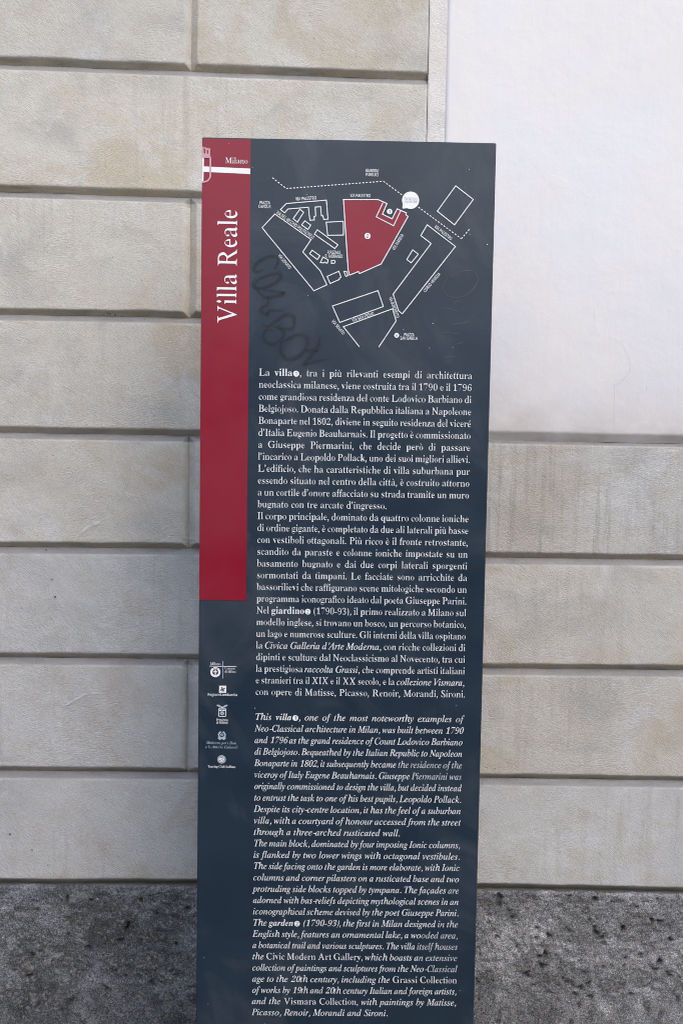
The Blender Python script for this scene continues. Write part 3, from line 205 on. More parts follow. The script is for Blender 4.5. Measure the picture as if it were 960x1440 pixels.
GLYPHS['I'] = {
'A':'390|-76 0 -73 13 -48 18 -23 32 -1 55 314 465 328 465 313 57 315 37 324 24 340 16 364 13 363 0 195 0 197 13 226 16 241 26 249 45 252 76 254 154 118 154 110 152 103 146 58 88 36 54 29 35 31 24 38 17 51 14 70 13 67 0/127 179 255 179 263 359',
'B':'369|-30 0 -27 13 0 17 16 26 28 44 37 71 110 377 116 411 113 425 105 434 92 439 71 442 74 455 227 455 287 449 330 431 355 400 364 357 358 320 339 289 307 264 263 246 302 223 326 188 334 142 331 114 323 89 311 66 294 47 273 30 248 17 219 7 187 2 152 0/170 254 210 257 242 266 267 282 286 303 296 330 300 361 292 401 266 424 225 432 209 432 198 430 186 421 174 385 145 264 147 259 151 255/135 21 174 24 206 36 232 55 251 81 262 112 266 149 263 175 255 196 242 212 224 223 200 230 156 231 145 230 138 226 133 217 98 71 93 43 96 32 104 25',
'C':'396|193 -10 160 -8 130 0 102 12 79 29 59 51 43 76 31 106 24 139 22 175 24 207 30 239 40 270 54 301 70 330 89 357 111 383 134 405 160 424 190 442 221 455 252 463 284 465 309 463 381 444 392 448 400 461 414 461 389 325 376 325 373 374 366 398 354 418 337 432 315 440 290 443 266 440 242 433 219 421 196 405 175 385 155 362 137 335 122 306 110 275 101 241 95 207 93 171 97 127 107 90 125 59 148 37 177 23 209 19 247 24 284 39 319 65 353 101 365 89 340 58 314 33 287 14 258 1 227 -7',
'D':'426|-32 0 -29 13 -1 16 15 25 27 43 36 71 110 377 116 410 113 424 105 433 91 439 71 442 74 455 232 455 270 453 305 445 335 433 362 415 384 394 401 368 414 338 422 304 424 266 422 231 416 197 405 165 390 134 371 106 349 80 323 57 294 37 261 21 226 9 188 2 148 0/150 22 182 24 212 32 238 43 262 59 284 79 302 102 318 127 331 155 341 185 348 216 354 281 350 327 339 364 321 394 296 416 263 429 225 433 197 429 188 424 177 399 101 87 93 48 97 36 107 28 125 24',
'E':'382|-30 0 -27 13 -1 16 15 25 27 43 36 72 110 377 116 410 113 424 105 433 92 439 71 442 74 455 390 455 373 356 361 356 360 386 355 405 345 418 329 426 306 431 223 432 197 429 189 425 179 405 142 255 217 256 239 262 255 270 272 290 283 319 296 319 255 158 242 158 243 202 240 215 233 223 223 229 209 231 137 232 94 52 96 35 104 28 116 24 203 24 248 34 277 47 301 66 315 83 341 125 354 125 312 0',
'F':'341|-28 0 -25 13 -5 15 8 18 18 25 26 35 33 51 113 377 119 410 116 424 108 433 94 439 74 442 77 455 373 455 355 347 342 347 338 394 326 416 304 428 271 432 205 430 194 426 188 419 147 253 207 254 228 258 244 266 258 278 269 296 279 319 293 318 253 153 239 153 242 186 239 208 231 221 215 228 142 230 104 68 100 43 103 28 112 19 127 15 150 12 149 0',
'G':'455|217 -10 179 -8 145 0 114 13 87 30 65 52 47 78 34 108 26 141 23 177 25 209 31 241 41 273 54 303 70 332 90 360 111 385 135 407 160 426 190 443 222 455 255 463 289 465 317 463 343 458 411 433 421 435 430 439 444 460 456 460 429 320 417 320 410 356 397 386 379 411 354 429 326 439 293 443 258 439 225 426 194 404 166 375 142 340 122 299 107 255 98 212 95 170 99 123 110 84 130 53 156 29 188 15 225 11 255 15 282 26 302 42 312 63 338 181 335 195 326 203 284 210 287 223 459 222 456 209 436 208 422 203 412 195 405 184 396 156 369 34 333 15 296 1 257 -7',
'H':'438|-30 0 -27 13 -8 15 5 18 15 25 23 35 30 50 110 377 116 410 113 424 105 433 92 439 71 442 74 455 240 455 237 442 211 439 194 430 182 412 172 381 146 272 146 260 150 256 164 254 316 254 330 257 333 261 362 377 368 410 365 424 357 433 343 439 323 442 326 455 492 455 488 442 461 439 445 429 434 412 424 384 351 78 345 44 348 30 356 21 369 16 390 13 387 0 222 0 225 13 244 15 257 18 268 25 276 35 282 50 322 213 321 223 318 227 304 229 152 229 139 226 135 222 99 78 93 44 95 30 104 21 117 16 138 13 135 0',
'I':'206|-28 0 -25 13 -5 15 8 18 18 25 26 35 33 50 113 377 119 410 116 424 108 433 94 439 74 442 77 455 244 455 241 442 214 439 199 429 187 412 178 384 104 78 98 44 101 30 109 21 122 16 143 13 140 0',
'J':'216|20 -10 -8 -6 -29 6 -42 25 -46 48 -44 63 -37 75 -27 82 -14 85 -2 83 8 76 14 66 16 50 11 26 14 14 24 10 36 14 48 35 59 75 130 372 137 412 134 426 125 434 84 440 88 455 260 455 256 442 233 439 217 432 206 416 197 389 136 131 123 88 108 52 91 25 70 5 47 -6',
'K':'382|-30 0 -27 13 -8 14 5 18 16 24 24 35 31 50 111 377 116 410 114 424 106 434 92 439 72 442 75 455 238 455 234 442 209 439 194 432 183 416 174 387 141 255 142 246 145 245 152 248 298 377 323 405 332 425 324 438 297 442 300 455 443 455 439 443 411 436 382 418 197 258 332 43 348 26 366 16 388 13 385 0 209 0 212 13 233 14 245 18 252 25 253 44 245 65 149 223 141 228 135 226 133 220 93 45 96 29 104 20 120 15 143 13 140 0',
'L':'377|-22 0 -19 13 8 16 24 25 36 43 45 71 121 388 125 410 122 424 114 433 100 439 80 442 82 455 247 455 243 442 220 439 204 430 192 413 183 384 103 50 105 37 112 29 125 25 217 24 263 32 290 45 312 64 339 103 352 129 365 129 326 0',
'M':'496|-33 0 -29 13 2 18 13 25 21 35 28 50 112 377 118 410 115 424 107 433 93 439 72 442 76 455 189 455 231 106 439 455 553 455 549 442 522 439 506 429 495 412 486 384 412 78 406 44 409 30 417 21 431 16 451 13 448 0 284 0 287 11 317 18 328 26 336 38 344 56 425 384 194 0 185 0 139 384 68 100 60 47 62 31 70 21 84 15 105 13 102 0',
'N':'421|298 -11 136 365 61 49 63 28 71 20 108 13 105 0 -30 0 -27 13 -3 16 14 25 26 42 36 71 115 388 116 400 114 414 105 428 92 438 71 442 74 455 162 455 313 106 383 406 381 427 373 435 358 439 336 442 339 455 475 455 471 442 441 437 430 431 422 420 414 405 311 -11',
'O':'434|177 -10 146 -8 117 -1 92 10 71 26 52 45 38 68 27 95 20 125 18 159 20 188 25 218 33 248 58 304 92 356 133 400 156 419 205 448 230 457 256 463 282 465 314 463 342 456 366 444 387 428 405 409 419 385 430 358 436 328 438 296 437 272 433 247 419 197 398 148 370 103 338 63 320 46 301 31 273 13 243 0 211 -8/178 10 207 15 236 29 272 59 289 79 318 125 331 151 352 206 365 265 368 295 370 324 367 360 360 390 347 414 330 431 309 441 283 445 263 443 242 436 221 424 200 408 162 366 145 340 130 311 107 255 94 207 88 158 90 98 98 67 111 42 129 24 151 14',
'P':'339|-30 0 -27 13 -1 16 15 25 27 42 36 71 110 377 116 410 113 424 105 434 92 439 71 442 74 455 237 455 292 449 331 430 354 398 362 353 360 328 353 304 342 283 326 264 307 248 284 235 258 225 228 219 141 217 134 215 131 209 96 63 93 45 97 29 106 20 122 15 147 13 143 0/170 238 208 241 238 252 262 269 280 293 290 322 293 356 289 391 274 416 250 430 216 435 201 433 191 428 184 417 177 396 142 252 143 243 146 240',
'Q':'434|260 -127 220 -123 126 -97 96 -93 74 -96 51 -106 25 -123 17 -112 126 -3 94 10 68 29 46 53 31 83 21 118 18 159 20 190 25 220 33 250 59 308 93 359 134 402 180 436 228 458 253 463 277 465 308 463 336 456 361 445 382 429 401 410 415 387 426 361 432 332 435 299 432 264 426 229 415 194 400 160 381 127 358 96 332 68 303 42 272 20 239 4 204 -5 154 -10 146 -14 112 -45 142 -44 182 -49 263 -72 305 -81 334 -74 365 -56 397 -25 407 -34 383 -64 360 -88 337 -106 314 -118 288 -125/177 11 207 15 237 29 265 53 286 76 304 104 321 135 337 171 350 210 359 247 365 285 367 322 364 358 356 388 343 412 326 430 304 440 278 444 257 441 236 434 215 423 195 407 159 365 142 339 114 280 102 242 93 205 88 169 86 132 89 96 97 66 110 42 129 25 151 14',
'R':'379|-30 0 -27 13 0 17 16 26 28 44 37 71 110 377 116 411 113 425 105 434 92 439 71 442 74 455 249 455 288 452 319 444 344 429 361 410 372 385 375 356 368 313 346 278 309 250 257 230 325 52 338 31 353 18 374 13 370 0 277 0 195 223 136 226 102 87 95 45 97 29 105 20 118 15 144 13 140 0/179 245 217 248 248 258 273 275 291 297 302 324 306 356 297 399 269 424 222 433 209 432 191 426 185 418 175 390 140 247',
'S':'310|135 -10 109 -7 81 -1 37 13 23 8 14 -8 2 -8 22 143 35 144 38 104 47 71 61 45 80 26 103 15 129 11 150 14 169 23 185 37 198 56 205 78 208 103 206 119 193 153 173 183 116 250 90 290 80 318 77 346 81 378 92 407 110 431 134 450 152 458 173 464 210 465 237 461 277 447 290 451 299 463 312 463 293 329 282 329 279 364 272 392 261 415 246 431 227 440 205 444 178 438 156 423 142 399 137 368 140 348 149 328 178 285 234 220 252 191 263 159 267 124 265 99 259 76 250 55 237 37 222 21 204 8 183 -2 160 -8',
'T':'353|43 0 46 13 70 15 85 19 97 27 106 41 114 61 203 420 199 428 188 431 138 429 112 422 91 411 75 395 63 373 53 344 38 346 65 455 408 455 389 342 377 342 377 364 374 395 362 416 341 427 306 431 276 430 267 422 184 91 176 42 179 28 188 19 204 15 235 13 231 0',
'U':'413|177 -10 139 -6 107 4 80 23 61 47 49 76 45 110 48 139 105 380 110 411 107 426 99 435 83 440 59 442 62 455 237 455 235 442 204 438 187 426 174 405 164 373 108 127 106 107 112 72 129 45 145 33 166 25 191 23 213 24 232 29 251 37 274 55 293 78 304 101 315 134 368 347 377 403 374 422 367 434 352 440 329 442 332 455 471 455 470 442 461 442 433 435 414 411 401 370 340 121 328 88 314 60 298 38 279 20 258 6 235 -3 207 -8',
'V':'367|70 -10 84 387 83 413 75 429 61 439 33 442 35 455 201 455 198 443 169 440 155 430 147 410 144 379 132 94 339 367 362 401 369 421 366 431 359 438 327 442 330 455 458 455 454 442 436 437 419 425 401 404 85 -10',
'W':'498|72 -10 87 386 85 413 76 430 60 439 35 443 37 455 203 455 200 443 172 440 157 430 150 410 146 379 135 113 283 348 285 387 283 412 276 429 261 439 236 442 238 455 397 455 394 442 376 441 364 437 355 429 349 416 344 370 333 118 481 365 498 398 504 422 493 436 461 442 465 455 591 455 589 442 570 438 553 425 536 403 283 -10 270 -10 283 304 85 -10',
'X':'386|-56 0 -52 11 -26 19 1 36 29 63 176 225 135 363 116 412 107 425 94 434 79 440 53 442 56 455 239 455 236 442 225 442 198 435 189 416 196 380 228 273 322 374 345 403 352 423 343 437 310 442 313 455 457 455 453 442 433 438 414 427 393 408 237 245 282 88 300 40 309 28 320 20 335 15 362 13 359 0 172 0 174 13 203 14 216 18 224 26 227 39 224 64 185 195 88 88 65 58 58 34 70 18 106 11 102 0',
'Y':'346|42 0 46 12 83 18 95 24 103 34 115 65 147 197 93 358 71 409 60 424 47 434 31 440 11 442 14 455 194 455 190 442 167 439 153 435 145 427 142 414 148 385 199 231 311 374 331 407 333 418 330 428 315 438 285 442 288 455 430 455 427 440 410 436 392 424 364 395 209 200 171 40 175 25 184 17 202 13 229 12 225 0',
'Z':'386|-11 0 -11 10 312 430 202 430 168 428 141 421 119 411 100 395 85 373 72 344 59 344 91 455 402 455 402 448 78 26 207 27 246 30 268 34 286 40 301 50 315 63 340 100 351 125 364 125 328 0',
'a':'302|44 -8 23 -4 7 9 -3 30 -7 59 -4 92 3 126 16 160 33 193 54 223 79 250 106 271 134 284 162 289 193 280 206 256 213 282 259 282 205 82 197 40 199 34 206 32 223 42 250 73 259 66 228 25 199 0 173 -8 154 -1 148 21 150 39 169 107 147 72 126 43 106 21 86 5 66 -5/73 30 86 34 102 44 118 59 149 103 176 156 191 210 193 234 185 263 163 272 137 264 110 242 94 219 79 192 66 159 52 111 48 67 54 39',
'b':'301|72 -8 40 -5 16 5 0 18 -5 33 80 396 81 420 80 430 75 436 67 439 44 440 47 454 83 459 138 475 144 473 145 468 91 228 121 262 153 282 189 289 213 286 232 278 249 264 261 246 269 224 271 198 269 174 264 149 243 101 228 79 192 40 170 24 148 10 123 0 98 -6/84 9 105 12 127 21 148 36 167 57 184 81 198 109 209 138 215 166 217 192 214 220 203 241 186 254 165 258 138 251 112 231 97 210 84 184 49 60 45 35 55 15',
'c':'264|88 -8 62 -5 40 5 22 20 9 42 1 68 -1 99 2 129 10 160 29 198 42 216 56 233 90 261 117 276 146 286 177 289 202 285 221 275 233 261 237 243 235 228 229 217 219 210 206 208 186 214 180 232 182 244 194 264 189 270 175 272 154 269 135 261 115 246 98 227 83 205 70 178 61 150 55 124 53 98 57 66 68 42 86 26 108 21 138 27 169 45 202 75 212 64 181 33 151 10 120 -3',
'd':'314|54 -8 27 -3 8 12 -4 35 -8 67 -3 108 13 154 25 176 53 219 70 238 108 270 128 280 149 287 170 289 200 283 215 268 241 397 243 419 241 429 236 435 228 438 205 440 209 454 253 461 288 473 300 475 304 473 304 456 213 73 208 41 211 31 221 28 233 33 249 48 271 74 281 66 264 42 233 10 213 -3 192 -8 169 0 161 24 168 70 178 102 158 68 138 40 118 19 98 4 77 -5/80 25 95 29 112 40 129 57 145 78 175 130 196 186 202 213 204 236 202 252 196 264 187 271 175 273 157 270 137 260 118 244 99 222 82 194 67 162 55 128 48 98 46 71 48 52 55 38 67 28',
'e':'254|78 -7 54 -4 34 5 18 19 5 38 -2 62 -4 90 -1 120 7 151 16 171 40 211 71 245 88 259 116 275 144 285 173 289 197 286 215 277 225 262 229 242 224 217 209 194 185 172 160 158 130 146 95 137 55 129 51 89 57 53 75 31 105 24 133 29 163 46 196 74 205 65 186 42 166 24 146 11 125 1 103 -5/57 144 93 152 123 165 148 181 166 202 176 224 180 247 175 265 159 271 141 267 122 255 102 235 74 189',
'f':'176|-43 -146 -59 -143 -71 -136 -79 -124 -82 -110 -76 -89 -59 -82 -43 -87 -38 -103 -43 -120 -41 -126 -37 -127 -22 -121 -10 -102 6 -49 62 257 5 257 10 278 66 278 84 363 99 402 119 434 141 457 164 471 191 475 213 472 230 460 241 443 244 422 237 397 215 389 198 396 192 418 197 440 193 450 182 455 162 444 145 413 132 362 117 277 187 277 184 257 114 257 75 66 60 6 40 -57 30 -81 8 -117 -16 -139',
'g':'253|56 -146 26 -143 1 -136 -19 -125 -40 -101 -46 -71 -38 -36 -12 -5 31 22 11 35 5 52 8 64 18 77 51 110 27 128 13 150 8 178 12 207 25 234 44 257 70 275 90 283 111 289 134 291 157 288 218 270 257 270 257 242 216 242 220 215 216 185 203 158 184 135 159 118 140 110 119 105 97 103 73 105 59 91 54 79 66 64 129 40 172 17 192 -5 198 -38 194 -68 181 -94 159 -116 131 -132 109 -140 83 -144/99 118 116 122 133 133 147 151 158 174 166 199 168 227 165 247 157 263 145 272 130 275 113 271 97 260 82 242 70 219 62 193 60 166 69 130/67 -125 115 -118 145 -95 155 -57 152 -43 144 -30 131 -19 99 -2 47 16 17 -7 -2 -33 -8 -61 1 -97 26 -118',
'h':'356|269 -7 246 -2 229 10 218 30 214 55 217 90 243 219 248 258 242 285 221 294 200 289 177 273 154 248 134 216 119 186 110 156 78 0 21 0 104 417 93 440 58 447 63 475 174 475 145 329 127 251 132 251 157 287 184 315 212 331 243 336 279 328 300 305 307 266 306 254 277 108 273 62 278 40 293 33 310 36 331 47 342 29 318 9 293 -3',
'i':'157|108 373 96 375 86 384 79 396 77 410 79 425 86 437 96 446 108 449 121 446 131 437 138 425 140 410 138 395 131 383 121 375|29 -8 7 1 -1 26 0 37 52 240 50 251 43 257 15 262 17 273 72 281 110 289 115 287 116 276 57 71 52 47 55 34 64 30 76 35 94 51 115 77 124 67 91 26 60 1',
'j':'154|110 373 98 375 88 384 81 396 79 410 81 425 88 437 98 446 110 449 122 446 132 437 139 425 142 410 139 395 133 383 123 375|-45 -146 -62 -143 -75 -134 -83 -121 -86 -105 -81 -85 -64 -79 -48 -85 -43 -102 -44 -120 -42 -126 -37 -128 -25 -117 -11 -83 -4 -57 55 237 53 250 48 257 16 262 18 273 105 289 111 286 112 278 59 21 36 -57 19 -96 1 -124 -20 -140',
'k':'300|193 -7 177 -3 165 8 141 57 106 146 70 117 37 0 -13 0 92 408 92 429 86 436 77 439 54 440 58 455 111 465 145 475 155 473 155 458 74 143 172 219 195 240 203 255 195 264 174 268 179 279 299 279 296 267 272 263 246 252 146 176 190 66 203 43 211 35 219 33 240 43 266 72 276 62 261 41 232 10 211 -3',
'l':'153|28 -7 15 -5 6 1 0 11 -2 35 86 394 89 415 87 430 81 438 70 442 51 444 52 458 145 475 151 474 152 469 149 451 50 45 53 35 60 32 72 36 88 51 108 75 118 66 102 43 69 11 47 -3',
'm':'487|362 -7 340 2 332 28 339 71 379 219 380 232 376 245 364 250 348 246 329 234 309 216 274 171 248 125 230 86 215 44 203 0 154 0 214 213 216 234 212 246 201 250 190 247 175 239 157 226 119 188 101 162 89 141 66 91 36 0 -12 0 53 232 51 250 44 256 14 262 17 273 66 279 105 288 114 287 115 273 80 162 114 207 147 243 177 268 206 283 233 288 260 279 269 252 262 205 252 168 283 211 313 245 342 269 370 283 397 288 424 279 433 251 431 230 384 45 387 35 394 32 404 35 420 50 442 79 451 69 422 27 392 1',
'n':'322|197 -9 184 -6 174 0 168 11 166 25 177 79 211 212 214 231 210 245 199 250 188 247 173 240 158 227 125 193 95 151 72 105 60 75 38 0 -11 0 46 202 54 239 52 249 46 255 36 258 15 259 17 271 75 279 116 289 118 286 118 280 82 162 104 192 146 239 166 256 191 274 213 284 233 287 260 279 268 253 266 229 218 45 221 34 229 31 242 37 257 54 276 83 286 75 257 29 228 1',
'o':'310|93 -8 65 -5 42 4 22 20 8 40 -1 64 -4 93 -3 116 3 140 12 163 23 185 54 226 72 244 112 271 134 281 156 287 178 289 207 286 232 276 252 261 266 241 275 217 278 188 275 157 266 125 256 105 231 66 215 49 181 20 152 5 123 -5/100 11 123 15 146 29 161 43 186 78 206 120 220 164 225 206 219 243 202 265 175 272 156 269 137 259 118 244 100 222 84 197 70 167 59 135 52 105 50 76 53 48 63 28 79 15',
'p':'301|-86 -142 -83 -130 -59 -127 -44 -119 -34 -105 -26 -82 47 214 52 239 50 250 45 256 14 260 17 271 70 279 99 286 115 287 116 277 99 228 131 262 165 282 200 289 231 283 254 267 268 240 273 206 271 181 266 156 257 131 246 107 216 62 179 26 158 12 136 1 113 -5 89 -7 63 -4 44 5 21 -108 24 -118 32 -125 46 -129 68 -131 65 -142/89 9 113 13 137 27 152 41 178 75 199 117 214 163 219 207 216 230 207 247 194 257 177 260 158 257 139 247 121 230 105 207 92 180 82 147 56 36 64 16',
'q':'300|71 -143 73 -131 105 -126 115 -121 122 -113 134 -78 180 96 160 65 139 39 117 20 95 5 73 -3 50 -6 25 -1 6 14 -6 39 -10 72 -4 117 14 163 26 185 56 226 91 257 118 274 145 285 172 288 198 284 215 272 225 252 232 282 279 282 179 -101 181 -118 188 -125 199 -129 224 -131 223 -143/80 27 103 33 129 52 148 72 166 99 184 133 199 167 208 199 211 226 209 245 201 259 190 268 175 271 155 267 134 256 114 237 95 214 73 177 54 129 48 101 46 75 49 54 56 39 66 30',
'r':'198|-12 0 40 191 49 236 47 247 41 254 11 259 12 271 105 289 111 287 111 280 79 164 111 218 139 257 163 281 183 289 195 287 203 280 209 271 211 258 208 242 201 230 190 222 177 219 167 221 159 226 152 233 150 244 127 215 105 181 85 143 67 100 51 52 37 0',
's':'220|69 -8 46 -6 5 5 -3 3 -7 -4 -20 -4 -7 97 4 96 7 70 13 49 22 32 40 15 63 9 81 13 97 24 107 41 110 62 106 85 91 109 55 159 40 188 34 217 40 245 55 268 79 284 109 289 131 287 171 276 180 278 184 287 196 287 184 195 172 195 162 238 143 264 115 272 102 269 91 262 83 250 81 238 86 216 147 126 158 96 159 81 156 57 148 36 134 18 116 4 94 -5',
't':'165|29 -8 7 0 0 24 0 32 58 257 17 257 19 271 46 280 72 300 96 331 119 372 134 372 112 277 162 277 158 257 107 257 59 71 54 41 56 32 64 28 74 33 90 48 110 72 120 62 89 23 59 0',
'u':'322|40 -8 24 -5 12 3 5 17 3 34 10 82 44 208 48 233 47 252 41 258 11 262 13 273 105 289 112 287 114 284 54 56 53 49 57 35 70 30 88 35 109 50 140 83 156 105 172 129 200 185 212 216 230 282 278 282 227 84 219 43 222 33 230 30 243 35 259 51 279 77 288 68 258 26 228 1 197 -8 174 0 166 24 169 46 194 139 152 75 113 29 89 9 65 -4',
'v':'263|53 -8 42 186 35 229 31 242 18 256 -6 261 -4 273 71 288 79 275 86 236 97 54 164 132 198 183 209 204 212 218 210 224 186 254 184 263 186 274 192 282 201 287 213 289 225 287 234 279 240 266 242 250 238 225 226 195 206 161 178 121 142 77 67 -8',
'w':'395|42 -8 36 213 28 244 17 258 -4 263 -2 274 67 289 71 289 77 281 82 256 85 214 87 83 210 289 222 289 244 65 318 160 340 202 343 219 341 226 323 248 320 261 322 273 327 281 336 287 347 289 358 286 367 278 373 265 375 249 370 222 356 189 334 150 302 106 213 -8 203 -8 181 201 54 -8',
'x':'247|137 -8 121 -5 111 3 103 20 83 110 42 49 24 25 8 8 -9 -2 -28 -6 -40 -4 -48 1 -54 10 -55 21 -54 31 -49 39 -41 45 -22 46 -1 38 11 43 25 59 78 135 55 240 48 251 38 258 25 260 -3 257 -1 270 31 275 80 288 85 289 95 284 100 271 116 188 156 247 186 281 193 285 211 287 233 281 240 263 238 252 233 245 226 239 216 238 187 246 175 240 121 165 144 59 149 44 155 35 163 32 175 37 191 53 211 79 220 69 189 26 162 1',
'y':'239|-39 -146 -52 -144 -61 -138 -67 -130 -69 -119 -67 -108 -62 -100 -54 -95 -43 -93 -8 -103 7 -94 30 -65 69 -6 25 222 18 239 9 251 -4 259 -22 262 -20 273 7 277 56 289 65 275 80 216 109 52 176 170 190 204 191 212 188 226 168 244 163 251 162 263 164 273 170 281 178 286 190 288 203 285 213 278 219 265 221 249 217 220 205 185 172 120 118 32 49 -72 14 -113 -5 -130 -22 -142',
'z':'235|127 -8 100 -5 33 11 11 14 -5 10 -28 -4 -36 -3 -38 2 -29 17 166 238 132 233 112 235 78 245 62 246 50 245 40 240 23 217 13 222 24 252 35 272 49 283 65 287 78 287 176 270 191 272 221 288 227 286 228 281 225 272 24 45 58 50 81 48 121 39 139 38 166 48 185 79 196 74 186 43 176 21 166 7 155 -2 142 -6',
'ç':'264|88 -8 62 -5 40 5 22 20 9 42 1 68 -1 99 2 129 10 160 29 198 42 216 56 233 90 261 117 276 146 286 177 289 202 285 221 275 233 261 237 243 235 228 229 217 219 210 206 208 186 214 180 232 182 244 194 264 189 270 175 272 154 269 135 261 115 246 98 227 83 205 70 178 61 150 55 124 53 98 57 66 68 42 86 26 108 21 138 27 169 45 202 75 212 64 181 33 151 10 120 -3/120 0 145 0 130 -40 150 -70 120 -110 70 -110 70 -95 110 -90 120 -65 100 -50',
'0':'315|157 -3 133 1 112 10 93 26 79 48 70 75 67 107 68 142 73 182 82 225 95 268 109 308 125 343 145 374 167 400 191 422 219 437 245 447 271 450 294 447 314 437 333 422 347 400 356 374 360 342 360 307 355 268 345 224 333 181 318 142 301 107 281 75 259 48 234 26 207 10 181 1/165 31 201 36 219 53 236 82 259 144 292 267 304 338 307 367 305 395 295 411 263 417 228 411 209 395 192 367 169 305 136 182 123 110 121 82 123 53 134 36',
'1':'315|64 4 71 30 133 32 144 39 153 52 160 74 226 395 184 369 160 348 133 329 135 332 126 342 122 357 123 369 167 384 194 397 276 450 315 450 217 55 218 40 225 32 288 30 281 4',
'2':'315|27 4 42 61 182 181 227 225 251 254 269 283 282 314 293 347 298 381 294 403 283 415 249 419 209 412 187 392 175 370 163 341 157 311 131 325 120 344 121 369 129 387 145 407 168 425 197 438 235 449 257 450 291 447 315 438 338 422 352 401 358 376 355 349 348 330 322 289 302 266 264 230 72 69 227 65 256 68 272 77 286 90 307 128 314 128 280 4',
'3':'315|135 -3 93 2 58 20 45 36 39 54 40 69 48 86 63 102 82 111 77 114 69 79 78 54 98 39 139 34 169 36 193 42 210 53 226 70 240 96 252 130 255 166 243 192 228 205 202 213 144 216 152 247 181 247 226 253 254 272 269 291 281 315 291 343 296 376 292 400 280 414 247 419 212 416 196 405 183 389 163 343 159 322 131 336 120 353 121 374 129 391 144 410 167 427 196 440 223 447 257 450 288 447 313 438 336 423 352 403 358 378 355 351 347 328 332 305 312 285 289 267 236 239 279 218 298 204 312 184 318 158 314 129 307 107 286 69 264 45 239 27 212 13 186 4 161 -1',
'4':'315|114 4 120 30 152 32 173 38 187 51 198 78 209 122 44 122 52 154 295 450 349 450 276 156 337 156 329 122 267 122 256 78 253 51 260 38 279 32 305 30 300 30 294 4/67 159 217 156 271 363 267 395 247 388',
'5':'315|136 -3 96 2 62 21 51 37 46 55 47 70 54 86 67 100 84 108 79 111 74 94 74 75 78 59 87 46 103 37 137 34 167 37 189 44 208 56 224 75 239 103 250 140 256 171 255 196 248 214 235 227 213 235 181 238 133 234 115 230 113 226 101 237 173 450 369 450 345 342 340 342 340 374 337 381 331 386 167 388 132 263 207 272 242 268 270 257 296 238 312 212 318 178 313 140 305 115 283 74 260 49 235 30 207 15 158 -1',
'6':'315|165 -3 146 0 128 8 108 20 92 38 80 62 73 91 72 124 75 162 84 207 105 271 133 329 150 355 189 399 211 417 235 431 279 448 301 450 334 446 362 429 372 415 376 399 375 385 367 370 351 354 318 340 324 356 327 394 323 408 315 417 287 421 250 416 228 401 207 378 186 345 168 302 161 248 194 256 230 269 251 271 274 267 296 256 316 237 327 211 330 180 325 145 311 105 291 70 264 39 231 16 197 2/174 31 211 38 232 56 244 76 256 104 272 171 274 198 271 217 258 234 224 240 194 238 171 230 153 220 140 210 125 127 123 96 125 72 138 41',
'7':'315|104 1 358 386 182 388 148 380 132 355 120 324 113 324 147 450 403 450 396 425 127 4',
'8':'315|153 -3 128 -1 109 5 90 14 73 26 61 40 53 57 49 85 52 114 60 137 74 158 92 176 114 193 167 226 136 262 126 280 120 299 119 319 122 340 132 365 148 391 171 415 202 434 247 448 273 450 302 447 326 436 346 419 358 396 363 371 359 344 346 314 324 288 254 243 301 202 315 182 322 162 324 140 321 119 309 85 288 55 259 30 224 12 191 1/239 260 273 275 290 292 303 315 313 345 317 365 316 384 312 398 305 411 293 418 261 421 226 416 206 401 190 378 179 347 175 315 183 293 198 276/163 26 206 31 231 48 251 73 264 108 267 140 258 163 245 176 226 190 184 205 151 189 131 170 115 145 103 111 99 75 106 49 123 31',
'9':'315|126 -3 103 0 86 8 70 20 61 34 58 51 59 65 71 84 82 92 76 97 72 71 81 49 97 34 138 29 181 37 209 59 235 95 259 148 268 218 191 179 173 176 152 180 131 191 111 209 100 235 97 266 102 302 111 329 122 354 137 378 155 399 175 416 197 431 241 448 261 450 280 448 318 428 334 411 346 388 353 360 356 327 353 288 334 210 311 149 296 121 261 70 241 49 219 31 195 17 149 0/204 214 241 217 261 225 277 239 292 257 302 309 307 350 305 379 292 407 257 415 217 409 196 389 182 368 171 339 161 305 154 253 165 224',
'.':'130|108 28 106 49 92 62 69 62 48 49 36 28 38 7 52 -6 75 -6 96 7',
',':'130|33 35 76 66 110 40 88 -30 14 -105 3 -90 58 -30 59 -5 31 5',
'’':'130|123 435 166 466 200 440 178 370 104 295 94 310 148 370 149 395 121 405',
'-':'190|50 120 200 120 211 162 60 162',
'(':'200|118 -130 93 -55 80 20 80 95 92 170 118 245 155 320 205 395 268 470 264 470 225 395 192 320 165 245 144 170 128 95 117 20 113 -55 114 -130',
')':'200|22 -130 60 -55 93 20 120 95 142 170 157 245 168 320 172 395 172 470 167 470 192 395 205 320 205 245 193 170 168 95 130 20 80 -55 17 -130',
'à':'302|44 -8 23 -4 7 9 -3 30 -7 59 -4 92 3 126 16 160 33 193 54 223 79 250 106 271 134 284 162 289 193 280 206 256 213 282 259 282 205 82 197 40 199 34 206 32 223 42 250 73 259 66 228 25 199 0 173 -8 154 -1 148 21 150 39 169 107 147 72 126 43 106 21 86 5 66 -5/73 30 86 34 102 44 118 59 149 103 176 156 191 210 193 234 185 263 163 272 137 264 110 242 94 219 79 192 66 159 52 111 48 67 54 39|145 450 185 460 265 360 250 350',
}
